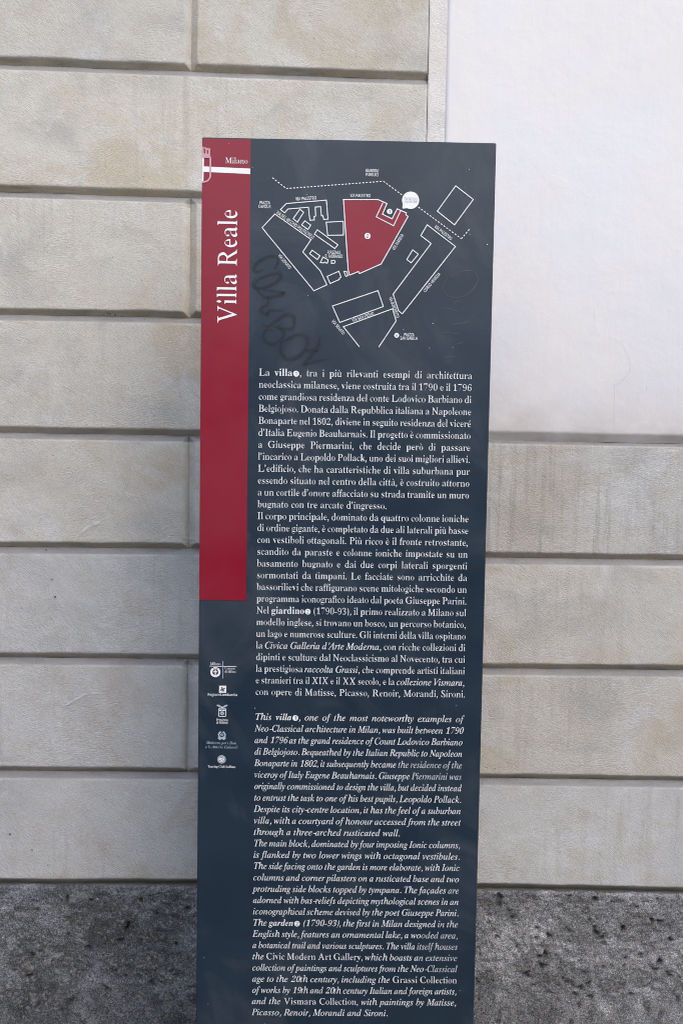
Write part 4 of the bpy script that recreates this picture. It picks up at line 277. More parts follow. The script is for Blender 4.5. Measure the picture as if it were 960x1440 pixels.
GLYPHS['J'] = {
'v':'251|42 -9 40 142 34 209 22 240 5 250 -1 249 -2 265 86 282 94 269 106 192 109 81 154 138 176 179 181 194 177 206 158 233 155 247 157 261 164 272 176 280 190 282 204 279 215 271 222 258 225 242 221 216 209 187 190 152 147 93 119 60 55 -8',
'i':'172|116 349 101 352 89 363 80 378 77 397 80 416 89 432 101 442 116 446 131 442 144 432 153 416 156 397 153 378 144 363 131 352|43 -8 25 -5 12 5 3 19 1 37 4 58 39 192 47 231 41 244 17 249 17 264 133 282 79 78 74 50 77 41 84 39 101 49 125 82 137 73 107 29 75 2',
'l':'153|35 -9 17 -6 3 3 -6 17 -9 36 -5 66 75 379 77 396 70 411 46 416 46 435 162 457 64 49 67 40 74 37 92 48 116 81 128 72 97 26 82 11 60 -4',
'a':'297|47 -8 21 -3 1 13 -12 36 -17 67 -11 111 -4 134 15 179 42 220 74 252 99 269 123 279 146 282 175 272 190 242 199 276 263 276 202 51 204 40 211 37 229 47 252 80 265 71 235 27 205 1 174 -8 146 2 137 31 143 69 114 26 98 11 74 -3/82 37 96 41 109 51 123 66 146 109 164 159 174 207 175 226 170 248 152 256 139 252 125 240 110 222 97 200 73 145 62 105 58 73 64 46',
'g':'264|68 -132 35 -130 7 -123 -16 -113 -38 -91 -45 -63 -41 -42 -27 -24 6 -4 29 5 5 25 -2 46 1 62 10 76 27 90 51 104 31 119 18 134 10 151 8 172 12 200 25 226 45 249 70 267 90 275 110 280 132 282 162 279 190 269 216 252 267 252 265 226 231 226 234 205 229 175 216 149 196 127 169 110 149 101 128 97 105 95 74 97 62 86 58 76 64 66 140 38 178 19 191 8 202 -11 206 -34 202 -61 188 -85 167 -105 140 -120 118 -127/103 114 118 118 132 130 145 148 155 171 161 197 163 225 157 253 138 262 122 258 108 245 95 226 85 202 78 176 76 149 83 123/75 -111 103 -107 125 -97 139 -81 143 -63 138 -44 122 -31 53 -4 27 -20 12 -38 7 -59 11 -79 26 -96 48 -107',
'r':'231|-12 0 45 227 46 231 40 244 16 249 15 264 134 282 101 172 140 240 163 267 185 280 197 282 221 272 229 241 227 224 220 210 209 201 195 198 178 203 159 220 146 213 131 193 112 159 93 114 75 61 58 0',
'd':'296|49 -9 23 -3 3 13 -6 29 -12 50 -14 75 -11 104 -3 135 14 176 39 215 53 232 69 248 94 267 120 278 145 282 168 279 188 268 213 369 215 393 213 404 207 411 181 415 181 435 303 457 204 48 205 39 210 37 218 40 226 48 249 81 263 71 231 27 218 12 197 -4 175 -9 148 2 139 32 145 69 130 45 100 11 76 -4/85 38 99 42 112 53 126 69 138 91 159 140 173 189 178 227 173 250 157 258 145 255 132 245 119 230 94 189 73 140 60 92 59 72 61 57 66 47 74 40',
'e':'238|77 -9 53 -6 32 3 14 17 1 37 -7 61 -9 89 -8 111 5 156 29 199 60 237 78 252 97 265 126 278 156 282 183 278 203 267 216 249 221 226 216 202 204 180 183 158 153 139 116 124 70 113 66 80 69 60 77 45 90 36 108 32 130 38 152 57 173 87 190 76 167 39 140 13 110 -3/74 133 101 142 124 156 144 173 159 193 168 215 171 237 170 248 165 256 159 260 152 262 132 254 111 229 97 204 85 172',
'n':'316|188 -9 159 3 149 37 150 54 160 95 199 216 200 225 197 234 188 238 167 230 145 209 121 173 86 98 76 68 58 0 -12 0 45 227 46 231 40 244 16 249 15 264 134 282 103 176 145 236 165 256 185 271 205 279 226 282 251 277 266 262 271 236 267 206 220 52 222 42 230 39 239 42 247 50 269 82 282 73 250 28 235 12 213 -4',
}
GLYPHS['S'] = {
'A':'429|-4 -1 183 484 246 484 432 -1 362 -3 304 145 122 145 65 -3/142 203 286 203 230 352 213 407 214 416 212 396 201 358',
'B':'436|61 -3 61 482 202 482 259 480 306 471 342 456 368 434 383 403 388 361 386 332 378 308 365 288 347 271 324 259 297 252 297 254 326 248 352 237 374 221 390 200 401 173 404 136 399 94 384 60 360 33 326 13 284 1 234 -3/130 278 249 281 275 287 295 298 312 323 318 354 311 385 290 408 268 417 240 423 130 425/130 54 222 54 258 57 286 65 307 79 326 108 332 141 325 172 306 199 284 212 255 219 217 222 130 222',
'C':'424|261 -10 213 -6 170 4 135 20 105 44 80 72 62 106 48 146 40 191 37 240 40 288 49 332 64 371 84 406 110 434 142 458 179 475 222 486 271 489 322 486 368 477 408 459 381 404 327 422 300 428 271 430 226 424 186 407 153 378 134 350 120 317 112 281 109 240 111 199 119 163 132 130 150 101 182 73 223 55 270 49 328 55 387 68 389 10 331 -5',
'D':'490|61 -3 61 482 213 482 261 480 305 471 342 456 375 435 402 409 424 377 440 339 450 294 453 244 449 186 437 135 416 93 387 58 351 32 308 12 256 1 199 -3/130 55 190 55 258 62 311 85 350 123 374 176 382 243 378 286 370 323 355 355 334 380 308 400 277 414 243 422 204 425 130 425',
'E':'373|61 -3 61 482 337 482 337 424 130 424 130 280 325 280 325 221 130 221 130 56 337 56 337 -3',
'F':'349|61 -3 61 482 337 482 337 424 130 424 130 260 324 260 324 200 130 200 130 -3',
'G':'489|270 -10 222 -6 178 4 141 20 110 43 84 71 64 106 49 145 40 190 37 240 40 289 50 334 66 373 89 407 117 436 152 459 191 476 238 486 289 489 317 488 368 482 404 473 436 459 411 403 349 422 318 428 286 430 248 427 214 417 182 401 156 378 135 350 120 317 111 281 108 240 110 204 116 172 127 142 141 114 161 92 185 73 214 60 246 51 313 50 375 60 375 196 269 196 269 256 443 256 443 15 363 -4',
'H':'498|61 -3 61 482 130 482 130 280 367 280 367 482 436 482 436 -3 367 -3 367 221 130 221 130 -3',
'I':'228|23 -3 23 38 79 51 79 428 23 442 23 482 204 482 204 442 148 428 148 51 204 38 204 -3',
'J':'183|-2 -131 -33 -128 -56 -122 -55 -65 -4 -72 10 -70 24 -65 38 -56 48 -41 55 -22 58 3 58 482 126 482 126 7 122 -37 111 -72 92 -98 67 -116 35 -127',
'K':'416|61 -3 61 482 130 482 126 246 163 292 334 482 412 480 222 271 420 0 340 -3 175 226 130 183 130 -3',
'L':'352|61 -3 61 482 130 482 130 57 339 57 339 -3',
'M':'609|65 0 65 480 154 480 302 87 305 87 455 480 544 480 544 0 484 0 484 295 489 420 486 420 326 0 277 0 119 420 116 420 121 316 121 0',
'N':'510|65 0 65 480 135 480 391 83 394 83 389 186 389 480 445 480 445 0 375 0 118 398 116 398 121 292 121 0',
'O':'524|263 -10 214 -6 170 4 135 21 105 44 80 73 61 108 48 148 40 192 37 241 40 289 48 334 61 373 80 407 105 436 135 459 170 476 214 486 263 490 311 486 353 476 388 459 418 436 443 408 462 373 476 334 485 289 488 240 485 192 476 147 462 108 443 73 418 44 388 21 353 4 310 -6/263 49 309 54 348 72 378 101 395 129 406 162 413 199 416 240 413 282 406 319 395 351 378 380 348 408 309 425 263 431 217 425 178 408 147 380 130 351 118 319 111 282 109 240 111 199 118 162 130 129 147 101 177 72 216 54',
'P':'406|61 -3 61 482 192 482 237 480 277 473 308 462 333 446 357 418 371 382 376 339 374 311 368 285 358 261 344 240 324 221 298 205 267 193 227 186 130 184 130 -3/130 241 214 244 246 251 272 264 291 282 302 306 306 336 302 362 292 384 276 402 252 415 223 422 130 425',
'Q':'524|368 -117 276 -9 214 -6 170 4 135 21 105 44 80 73 61 108 48 148 40 192 37 241 40 289 48 334 61 373 80 407 105 436 135 459 170 476 214 486 263 490 311 486 353 476 388 459 418 436 443 408 462 373 476 334 485 289 488 240 485 197 479 157 468 120 452 88 425 51 390 22 348 5 463 -114/263 49 309 54 348 72 378 101 395 129 406 162 413 199 416 240 413 282 406 319 395 351 378 380 348 408 309 425 263 431 217 425 178 408 147 380 130 351 118 319 111 282 109 240 111 199 118 162 130 129 147 101 177 72 216 54',
'R':'418|61 -3 61 482 198 482 254 479 300 467 333 449 357 422 371 387 376 343 372 306 362 276 346 254 326 236 304 222 280 214 412 0 333 -3 217 195 130 195 130 -3/130 252 197 252 231 255 257 262 279 275 294 293 303 315 306 340 302 366 293 388 277 404 255 415 228 422 130 424',
'S':'369|166 -10 89 -4 56 3 30 13 33 77 121 53 168 49 199 51 224 58 246 70 266 94 273 123 270 142 263 160 249 175 228 189 122 234 92 253 67 273 50 297 40 327 36 364 41 402 56 432 79 457 110 474 135 483 163 488 193 489 220 488 269 482 301 473 330 461 309 405 250 423 222 428 192 430 167 428 146 422 128 411 111 389 105 363 108 344 116 326 129 311 148 297 261 248 282 236 307 217 326 194 337 165 341 128 336 86 320 53 295 26 260 6 217 -6',
'T':'373|152 -3 152 424 3 424 3 482 370 482 370 424 221 424 221 -3',
'U':'491|243 -10 199 -7 160 2 129 18 103 39 77 75 62 119 56 170 56 482 125 482 125 169 128 135 139 105 156 81 180 63 211 52 246 49 283 53 313 64 337 83 353 108 363 137 366 170 366 482 434 482 434 169 432 136 425 104 414 77 398 52 377 31 352 14 322 1 285 -7',
'V':'403|167 -3 -4 481 67 482 185 146 200 94 202 69 203 94 218 147 335 482 407 481 236 -3',
'W':'625|131 -3 4 481 75 482 157 158 169 100 169 74 169 102 182 163 275 482 345 482 442 160 455 100 455 74 455 100 467 159 549 482 620 481 492 -3 423 -3 330 312 310 386 310 407 312 394 299 340 200 -3',
'X':'394|-1 0 158 250 9 480 84 482 197 294 312 482 383 480 235 251 395 0 318 -3 195 205 70 -3',
'Y':'380|156 -3 156 181 -4 480 70 482 190 247 311 482 384 480 224 184 224 -3',
'Z':'384|22 -3 22 48 274 425 30 423 30 482 355 482 355 431 103 54 362 57 362 -3',
'a':'377|144 -10 111 -7 82 2 59 16 41 37 31 64 27 100 32 136 46 164 69 186 102 202 148 213 261 220 261 238 256 274 241 298 218 311 190 315 164 313 140 307 87 288 66 336 92 350 123 360 157 367 193 369 236 366 270 356 295 340 312 317 323 285 326 246 326 -3 275 -3 264 48 269 48 245 22 220 4 200 -3 174 -8/158 44 184 47 208 55 230 69 246 89 257 114 260 173 173 167 144 160 122 150 103 127 96 99 101 76 114 58 135 48',
'b':'413|228 -10 199 -8 174 -3 154 6 130 23 112 43 116 43 103 -3 53 -3 53 513 120 513 119 343 117 315 112 315 130 336 154 354 174 362 199 367 228 369 273 364 309 348 340 322 357 296 370 264 378 225 380 180 378 135 370 96 357 64 339 37 309 11 273 -5/219 45 245 49 268 61 287 81 300 108 308 141 311 181 305 238 287 280 256 306 217 314 187 310 161 299 142 281 130 255 123 223 120 180 123 140 130 107 142 81 161 61 187 49',
'c':'322|201 -10 169 -8 139 -1 112 10 90 25 70 45 54 70 42 100 35 137 33 178 35 221 43 258 55 289 72 314 92 335 115 350 142 361 173 368 205 370 261 364 286 358 304 349 284 295 242 307 205 312 162 304 129 278 109 236 102 178 105 140 114 108 128 82 148 63 173 51 201 47 227 49 250 53 296 68 298 10 257 -5',
'd':'413|184 -10 140 -5 103 11 73 37 56 63 43 95 36 135 33 179 36 224 43 263 56 296 74 322 104 349 140 364 185 370 226 366 258 354 282 337 301 317 297 316 293 366 293 513 360 513 360 -3 304 -3 296 45 301 45 282 24 258 6 238 -3 213 -8/194 45 225 49 251 59 270 76 283 101 291 131 294 178 291 219 284 251 271 279 252 299 226 311 194 315 168 310 144 298 126 277 113 248 105 216 102 178 105 140 113 108 126 81 145 61 168 49',
'e':'379|210 -10 176 -7 143 0 116 11 92 27 71 48 55 73 43 103 35 138 33 177 35 216 42 251 53 282 68 308 86 330 108 347 134 360 163 367 196 370 228 368 256 361 280 350 300 334 317 315 331 293 341 267 347 237 348 166 102 166 106 133 116 103 133 79 156 61 183 50 213 47 244 48 271 53 330 72 332 14 305 3 277 -4 246 -8/103 218 279 218 276 242 269 266 258 287 241 303 220 312 195 315 172 312 151 303 133 288 119 268 109 243',
'f':'231|69 -3 69 311 6 311 6 345 69 365 73 427 83 462 100 486 123 503 153 513 190 517 212 516 249 509 264 503 247 452 204 462 192 462 169 458 151 443 140 418 136 363 227 363 227 311 136 311 136 -3',
'g':'413|195 -161 145 -159 102 -151 65 -138 65 -84 104 -100 148 -109 198 -112 227 -109 251 -100 271 -85 286 -65 295 -40 300 48 297 48 268 18 231 -1 185 -7 142 -1 106 15 76 42 59 69 47 101 39 138 37 179 39 220 47 256 59 288 76 316 106 344 142 361 185 367 218 363 249 353 275 336 298 312 301 312 309 360 356 360 356 -6 352 -53 338 -92 317 -122 286 -144 245 -157/194 42 227 45 254 55 273 71 287 94 295 126 298 179 295 224 287 259 273 285 252 303 226 313 193 317 165 313 142 301 123 281 109 254 101 220 98 179 101 138 109 104 123 77 141 57 165 46',
'h':'415|53 -3 53 513 120 513 119 334 117 313 113 313 133 338 160 355 193 366 229 369 272 366 306 355 332 338 350 313 361 278 365 235 365 -3 298 -3 298 230 289 276 262 304 221 314 189 310 162 299 143 280 130 254 123 224 120 186 120 -3',
'i':'173|87 417 70 419 58 426 51 438 48 457 51 477 58 489 70 496 87 498 104 496 115 489 123 477 126 457 123 438 115 426 104 419|53 -3 53 363 120 363 120 -3',
'j':'173|87 417 70 419 58 426 51 438 48 457 51 477 58 489 70 496 87 498 104 496 115 489 123 477 126 457 123 438 115 426 104 419|15 -164 -17 -162 -41 -156 -39 -102 -4 -109 23 -106 39 -97 50 -80 53 -55 53 363 120 363 120 -54 118 -87 109 -114 96 -136 77 -152 50 -161',
'k':'359|53 -3 53 513 120 513 119 231 117 188 112 188 154 241 269 363 347 360 201 206 357 0 277 -3 156 165 120 129 120 -3',
'l':'173|53 -3 53 513 120 513 120 -3',
'm':'628|53 -3 53 363 109 363 118 314 113 314 133 338 158 356 189 366 223 370 277 363 314 343 337 309 332 309 354 336 382 355 415 366 452 370 492 366 524 356 547 338 564 313 574 278 578 235 578 -3 511 -3 511 231 503 276 479 304 441 314 413 311 389 301 371 284 358 261 351 233 348 198 348 -3 282 -3 282 231 274 276 249 304 211 314 183 310 159 299 141 280 129 255 122 224 120 186 120 -3',
'n':'415|53 -3 53 363 109 363 118 314 113 314 134 338 161 356 194 366 230 370 272 366 306 356 332 338 350 313 361 279 365 235 365 -3 298 -3 298 230 289 276 262 304 221 314 189 310 162 299 143 280 130 255 123 224 120 186 120 -3',
'o':'406|202 -10 169 -7 139 0 113 12 90 29 70 50 54 76 42 106 35 141 33 181 36 224 44 263 58 295 78 321 112 348 153 364 204 370 238 367 268 360 294 348 318 331 337 310 353 285 365 255 372 220 374 181 371 137 363 98 348 66 329 39 295 12 253 -4/203 45 233 50 259 62 279 83 294 110 302 143 305 181 302 219 294 250 279 278 259 298 233 310 203 314 173 310 147 298 127 278 113 250 105 219 102 181 105 143 113 110 127 83 147 62 174 50',
'p':'413|53 -164 53 363 109 363 118 314 112 314 131 336 154 354 174 362 199 368 229 370 273 364 310 349 340 323 357 297 370 265 378 226 380 181 378 136 370 97 357 65 340 38 309 12 273 -4 228 -10 200 -8 175 -3 155 6 131 23 112 43 116 43 120 1 120 -164/219 45 245 50 269 63 288 85 301 113 306 134 311 181 308 218 300 250 287 277 268 298 244 310 217 314 188 311 163 300 144 283 131 259 123 229 120 181 123 141 130 109 142 81 161 61 187 49',
'q':'413|293 -164 294 21 296 46 300 45 282 24 258 6 238 -3 212 -8 183 -10 139 -5 103 11 74 37 56 63 43 95 36 135 33 179 36 224 43 263 56 296 74 322 104 349 141 364 185 370 214 368 239 362 258 354 283 336 302 314 296 314 305 363 360 363 360 -164/195 45 225 49 251 59 270 76 283 100 291 130 294 178 291 219 283 252 271 279 252 299 225 311 194 315 168 310 144 298 126 277 112 248 105 216 102 178 105 140 113 108 126 81 145 61 169 49',
'r':'277|53 -3 53 363 109 363 116 297 111 297 131 325 156 348 186 364 224 370 271 365 263 305 222 310 198 306 173 295 152 277 135 252 124 224 120 192 120 -3',
's':'322|148 -10 111 -8 80 -4 53 3 31 13 33 73 90 53 120 46 149 44 185 48 210 58 225 75 230 94 228 104 223 115 213 126 196 137 109 174 82 188 60 202 44 220 34 242 30 271 34 302 47 326 67 345 95 359 129 367 169 370 202 368 262 356 288 344 266 292 213 309 189 314 165 315 136 312 114 304 99 290 95 274 97 264 103 252 115 242 133 232 219 196 246 183 267 168 283 150 292 128 296 99 291 65 278 38 256 17 228 2 191 -7',
't':'242|167 -10 138 -7 111 0 90 13 73 34 62 64 58 104 58 311 7 311 7 346 58 369 82 446 125 446 125 363 229 363 229 311 125 311 125 107 129 80 141 60 159 49 178 45 230 52 232 1 203 -7',
'u':'415|184 -10 142 -6 108 4 82 22 64 46 53 81 49 124 49 363 117 363 117 129 126 84 152 55 193 45 225 49 252 60 272 79 285 105 292 135 295 173 295 363 362 363 362 -3 306 -3 297 45 302 45 281 20 254 3 220 -6',
'v':'341|132 -3 -4 361 67 363 155 118 173 55 167 55 198 151 274 363 345 361 208 -3',
'w':'528|102 -2 3 362 73 364 136 112 146 64 140 64 160 145 228 364 301 364 377 110 387 65 382 65 398 140 456 364 524 362 424 -2 347 -2 277 228 261 296 266 296 250 228 177 -2',
'x':'355|8 0 138 184 14 360 89 363 178 227 266 363 340 360 216 184 347 0 272 -3 178 141 83 -3',
'y':'342|57 -164 3 -159 4 -106 46 -110 71 -106 93 -92 110 -72 142 -1 -3 361 68 363 155 132 176 60 171 60 192 131 275 363 347 361 191 -53 178 -84 161 -112 143 -134 120 -151 92 -161',
'z':'316|22 -3 22 42 216 314 34 311 34 363 289 363 289 313 98 46 294 49 294 -3',
'1':'384|177 -3 177 361 178 400 183 415 177 405 146 378 91 336 56 379 185 482 242 482 242 -3',
'2':'384|28 -3 28 52 215 243 237 271 252 299 262 326 265 355 259 387 242 412 215 428 184 433 154 430 127 421 69 387 34 430 53 448 75 461 98 473 124 482 154 487 185 489 229 486 266 474 295 455 316 430 329 398 334 359 332 333 327 308 307 264 275 221 234 176 111 53 111 57 353 57 353 -3',
'.':'180|89 -12 70 -10 56 -2 47 12 44 36 47 60 56 74 70 82 89 84 110 82 123 74 132 60 136 36 132 12 123 -2 110 -10',
}

# ------------------------------------------------------------------ helpers
def lin(*c):
    return tuple(((v/255)/12.92 if v/255 <= .04045 else ((v/255+.055)/1.055)**2.4) for v in c) + (1,)

class Nodes:
    def __init__(self, name):
        self.m = bpy.data.materials.new(name); self.m.use_nodes = True
        self.t = self.m.node_tree; self.b = self.t.nodes['Principled BSDF']
    def n(self, kind, **kw):
        nd = self.t.nodes.new(kind)
        for k, v in kw.items():
            if k.startswith('_'): setattr(nd, k[1:], v)
            else: nd.inputs[k.replace('0', ' ')].default_value = v
        return nd
    def l(self, a, b): self.t.links.new(a, b)
    def coord(self): return self.n('ShaderNodeTexCoord').outputs['Object']
    def mapping(self, vec, scale=(1, 1, 1), rot=(0, 0, 0), loc=(0, 0, 0)):
        if any(rot) and len(set(scale)) > 1:      # turn first, stretch afterwards
            vec = self.mapping(vec, (1, 1, 1), rot); rot = (0, 0, 0)
        m = self.n('ShaderNodeMapping'); self.l(vec, m.inputs[0])
        m.inputs['Scale'].default_value = scale; m.inputs['Rotation'].default_value = rot; m.inputs['Location'].default_value = loc
        return m.outputs[0]
    def noise(self, vec, scale, detail=4, rough=.55, dist=0):
        nd = self.n('ShaderNodeTexNoise', Scale=scale, Detail=detail, Roughness=rough, Distortion=dist)
        self.l(vec, nd.inputs['Vector']); return nd.outputs['Fac']
    def noise3(self, vec, scale, detail=2):
        nd = self.n('ShaderNodeTexNoise', Scale=scale, Detail=detail)
        self.l(vec, nd.inputs['Vector']); return nd.outputs['Color']
    def ramp(self, fac, stops):
        nd = self.n('ShaderNodeValToRGB'); e = nd.color_ramp.elements
        while len(e) < len(stops): e.new(.5)
        for el, (p, c) in zip(e, stops):
            el.position = p; el.color = c if len(c) == 4 else (*c, 1)
        self.l(fac, nd.inputs[0]); return nd.outputs[0]
    def mix(self, fac, a, b, mode='MIX'):
        nd = self.n('ShaderNodeMix', _data_type='RGBA', _blend_type=mode)
        for s, v in ((0, fac), (6, a), (7, b)):
            if hasattr(v, 'node'): self.l(v, nd.inputs[s])
            else: nd.inputs[s].default_value = v
        return nd.outputs[2]
    def math(self, op, a, b=0.0, c=0.0):
        nd = self.n('ShaderNodeMath', _operation=op)
        for i, v in enumerate((a, b, c)):
            if hasattr(v, 'node'): self.l(v, nd.inputs[i])
            else: nd.inputs[i].default_value = v
        return nd.outputs[0]
    def vadd(self, a, b, k):
        nd = self.n('ShaderNodeVectorMath', _operation='MULTIPLY_ADD')
        self.l(b, nd.inputs[0]); nd.inputs[1].default_value = (k, k, k); self.l(a, nd.inputs[2])
        return nd.outputs[0]
    def bump(self, h, dist, strength=1.0, normal=None):
        nd = self.n('ShaderNodeBump', Strength=strength, Distance=dist); self.l(h, nd.inputs['Height'])
        if normal is not None: self.l(normal, nd.inputs['Normal'])
        self.l(nd.outputs[0], self.b.inputs['Normal']); return nd.outputs[0]
    def base(self, c):
        if hasattr(c, 'node'): self.l(c, self.b.inputs['Base Color'])
        else: self.b.inputs['Base Color'].default_value = c
    def rough(self, r):
        if hasattr(r, 'node'): self.l(r, self.b.inputs['Roughness'])
        else: self.b.inputs['Roughness'].default_value = r

def link(name, mesh, mats, parent=None, loc=None):
    o = bpy.data.objects.new(name, mesh); col.objects.link(o)
    for m in (mats if isinstance(mats, (list, tuple)) else [mats]): mesh.materials.append(m)
    if parent: o.parent = parent
    if loc: o.location = loc
    return o

def tag(o, label=None, category=None, kind=None, group=None):
    for k, v in (('label', label), ('category', category), ('kind', kind), ('group', group)):
        if v: o[k] = v
    return o

class MB:
    def __init__(self): self.v = []; self.f = []; self.mi = []
    def poly(self, pts, m=0):
        b = len(self.v); self.v += pts; self.f.append(tuple(range(b, b+len(pts)))); self.mi.append(m)
    def tess(self, groups, place, m=0):                      # a flat shape with holes
        for g in groups:
            tr = tessellate_polygon([[Vector((q[0], q[1], 0)) for q in c] for c in g])
            pts = [q for c in g for q in c]; b = len(self.v)
            self.v += [place(*q) for q in pts]
            self.f += [tuple(b+i for i in t) for t in tr]; self.mi += [m]*len(tr)
    def box(self, lo, hi, m=0):
        x0, y0, z0 = lo; x1, y1, z1 = hi; b = len(self.v)
        self.v += [(x0, y0, z0), (x1, y0, z0), (x1, y1, z0), (x0, y1, z0), (x0, y0, z1), (x1, y0, z1), (x1, y1, z1), (x0, y1, z1)]
        for q in ((0, 3, 2, 1), (4, 5, 6, 7), (0, 1, 5, 4), (1, 2, 6, 5), (2, 3, 7, 6), (3, 0, 4, 7)):
            self.f.append(tuple(b+i for i in q)); self.mi.append(m)
    def mesh(self, name, smooth=False):
        me = bpy.data.meshes.new(name); me.from_pydata(self.v, [], self.f)
        me.polygons.foreach_set('material_index', self.mi)
        if smooth: me.polygons.foreach_set('use_smooth', [True]*len(self.f))
        me.update(); return me
    def build(self, name, mats, parent=None, smooth=False, loc=None):
        return link(name, self.mesh(name, smooth), mats, parent, loc)

# value noise on arrays, for worked stone surfaces
def _hash(ix, iy, seed):
    h = (ix.astype(np.int64)*374761393 + iy.astype(np.int64)*668265263 + seed*1442695041) & 0xffffffff
    h = ((h ^ (h >> 13))*1274126177) & 0xffffffff
    return ((h ^ (h >> 16)) & 0xffff)/65535.0
def vnoise(x, y, seed=0):
    ix = np.floor(x); iy = np.floor(y); fx = x-ix; fy = y-iy
    fx = fx*fx*(3-2*fx); fy = fy*fy*(3-2*fy)
    a = _hash(ix, iy, seed); b = _hash(ix+1, iy, seed); c = _hash(ix, iy+1, seed); d_ = _hash(ix+1, iy+1, seed)
    return (a*(1-fx)+b*fx)*(1-fy)+(c*(1-fx)+d_*fx)*fy - .5
def fbm(x, y, seed=0, octv=4):
    r = 0; a = 1.0
    for i in range(octv):
        r = r + a*vnoise(x*2**i+17.3*i, y*2**i+5.1*i, seed+i*31); a *= .5
    return r

# ------------------------------------------------------------------ materials
def stucco(name, warm, pale, grey, runs=.35, lo=.5):
    k = Nodes(name); co = k.coord()
    rnd = k.n('ShaderNodeObjectInfo').outputs['Random']
    off = k.n('ShaderNodeCombineXYZ'); k.l(k.math('MULTIPLY', rnd, 40.0), off.inputs[0]); k.l(k.math('MULTIPLY', rnd, 23.0), off.inputs[2])
    v = k.n('ShaderNodeVectorMath', _operation='ADD'); k.l(co, v.inputs[0]); k.l(off.outputs[0], v.inputs[1]); v = v.outputs[0]
    big = k.noise(v, 3.2, 5, .6, .6)
    mid = k.noise(k.mapping(v, (1, 1, 1.6)), 11, 6, .65, .4)
    c = k.ramp(big, [(.36, grey), (.47, pale), (.53, pale), (.62, warm)])
    c = k.mix(k.math('MULTIPLY', k.ramp(mid, [(.48, (0, 0, 0)), (.68, (1, 1, 1))]), .6), c, warm)
    # darker damp clouds and pale limewash patches
    cl = k.noise(k.mapping(v, (1, 1, 1.4), (0, 0, 0), (11, 0, 5)), 4.5, 5, .6, .8)
    c = k.mix(k.math('MULTIPLY', k.ramp(cl, [(.54, (0, 0, 0)), (.68, (1, 1, 1))]), .45), c, tuple(.78*x for x in grey[:3])+(1,))
    wh = k.noise(k.mapping(v, (1.3, 1.3, 1), (0, 0, 0), (3, 0, 15)), 5.5, 6, .68, 1.0)
    c = k.mix(k.math('MULTIPLY', k.ramp(wh, [(.55, (0, 0, 0)), (.66, (1, 1, 1))]), .55), c, (.60, .605, .615, 1))
    # wash streaks running down
    st = k.noise(k.mapping(v, (60, 60, 3.0)), 1.0, 4, .6)
    stm = k.math('MULTIPLY', k.ramp(st, [(.50, (0, 0, 0)), (.68, (1, 1, 1))]), k.ramp(k.noise(v, 2.3, 2), [(lo, (0, 0, 0)), (lo+.15, (1, 1, 1))]))
    c = k.mix(k.math('MULTIPLY', stm, runs), c, tuple(.66*x for x in warm[:3])+(1,))
    # no two blocks were rendered from the same batch
    c = k.mix(1.0, c, k.ramp(rnd, [(0, (.93, .935, .945)), (.5, (1, 1, 1)), (1, (1.05, 1.04, 1.02))]), 'MULTIPLY')
    # trowel and brush strokes: stretched noise whose direction drifts
    w1 = k.vadd(v, k.noise3(v, 2.6, 1), .10)
    s1 = k.noise(k.mapping(w1, (130, 130, 560), (0, math.radians(-34), 0)), 1.0, 3, .6)
    w2 = k.vadd(v, k.noise3(v, 3.4, 1), .07)
    s2 = k.noise(k.mapping(w2, (120, 120, 560), (0, math.radians(-8), 0), (7, 0, 3)), 1.0, 3, .6)
    sel = k.ramp(k.noise(v, 4.2, 2), [(.44, (0, 0, 0)), (.56, (1, 1, 1))])
    strokes = k.mix(sel, s1, s2)
    grain = k.noise(k.mapping(w1, (1, 1, 1.7), (0, math.radians(-30), 0)), 420, 4, .75)
    tone = k.ramp(strokes, [(.3, (.84, .835, .82)), (.52, (1, 1, 1)), (.7, (1.10, 1.10, 1.10))])
    c = k.mix(.75, c, tone, 'MULTIPLY')
    gr = k.ramp(grain, [(.3, (.78, .775, .765)), (.52, (1, 1, 1)), (.7, (1.14, 1.14, 1.14))])
    c = k.mix(.7, c, gr, 'MULTIPLY')
    # grime lodged in the joints, patchy; written on the mesh where dirt collects
    at = k.n('ShaderNodeAttribute', _attribute_name='grime').outputs['Fac']
    gn = k.ramp(k.noise(k.mapping(v, (9, 9, 60)), 1.0, 5, .7), [(.2, (.35, .35, .35)), (.65, (1, 1, 1))])
    dk = k.ramp(k.noise(k.mapping(v, (5, 5, 14), (0, 0, 0), (2, 0, 9)), 1.0, 5, .65), [(.45, (.40, .315, .205)), (.66, (.20, .165, .12))])
    joint_dark = k.n('ShaderNodeAttribute', _attribute_name='joint_dark').outputs['Fac']  # joints turn darker on the lower courses
    dk = k.mix(joint_dark, dk, (.06, .055, .05, 1))
    c = k.mix(k.math('MULTIPLY', at, gn), c, dk)
    at2 = k.n('ShaderNodeAttribute', _attribute_name='film').outputs['Fac']
    c = k.mix(k.math('MULTIPLY', at2, k.math('ADD', k.math('MULTIPLY', gn, .5), .5)), c, (.225, .22, .22, 1))
    # pin holes
    vo = k.n('ShaderNodeTexVoronoi', Scale=85.0); k.l(v, vo.inputs['Vector'])
    ph = k.math('MULTIPLY', k.math('LESS_THAN', vo.outputs['Distance'], .085), k.math('GREATER_THAN', k.noise(v, 7, 2), .58))
    c = k.mix(k.math('MULTIPLY', ph, .7), c, (.12, .11, .1, 1))
    k.base(c); k.rough(.92)
    h = k.math('ADD', k.math('MULTIPLY', strokes, .75), k.math('MULTIPLY', grain, .5))
    h = k.math('SUBTRACT', h, k.math('MULTIPLY', ph, .6))
    b1 = k.bump(k.noise(v, 26, 4, .6), .0022)
    k.bump(h, .0020, 1.0, b1)
    return k.m

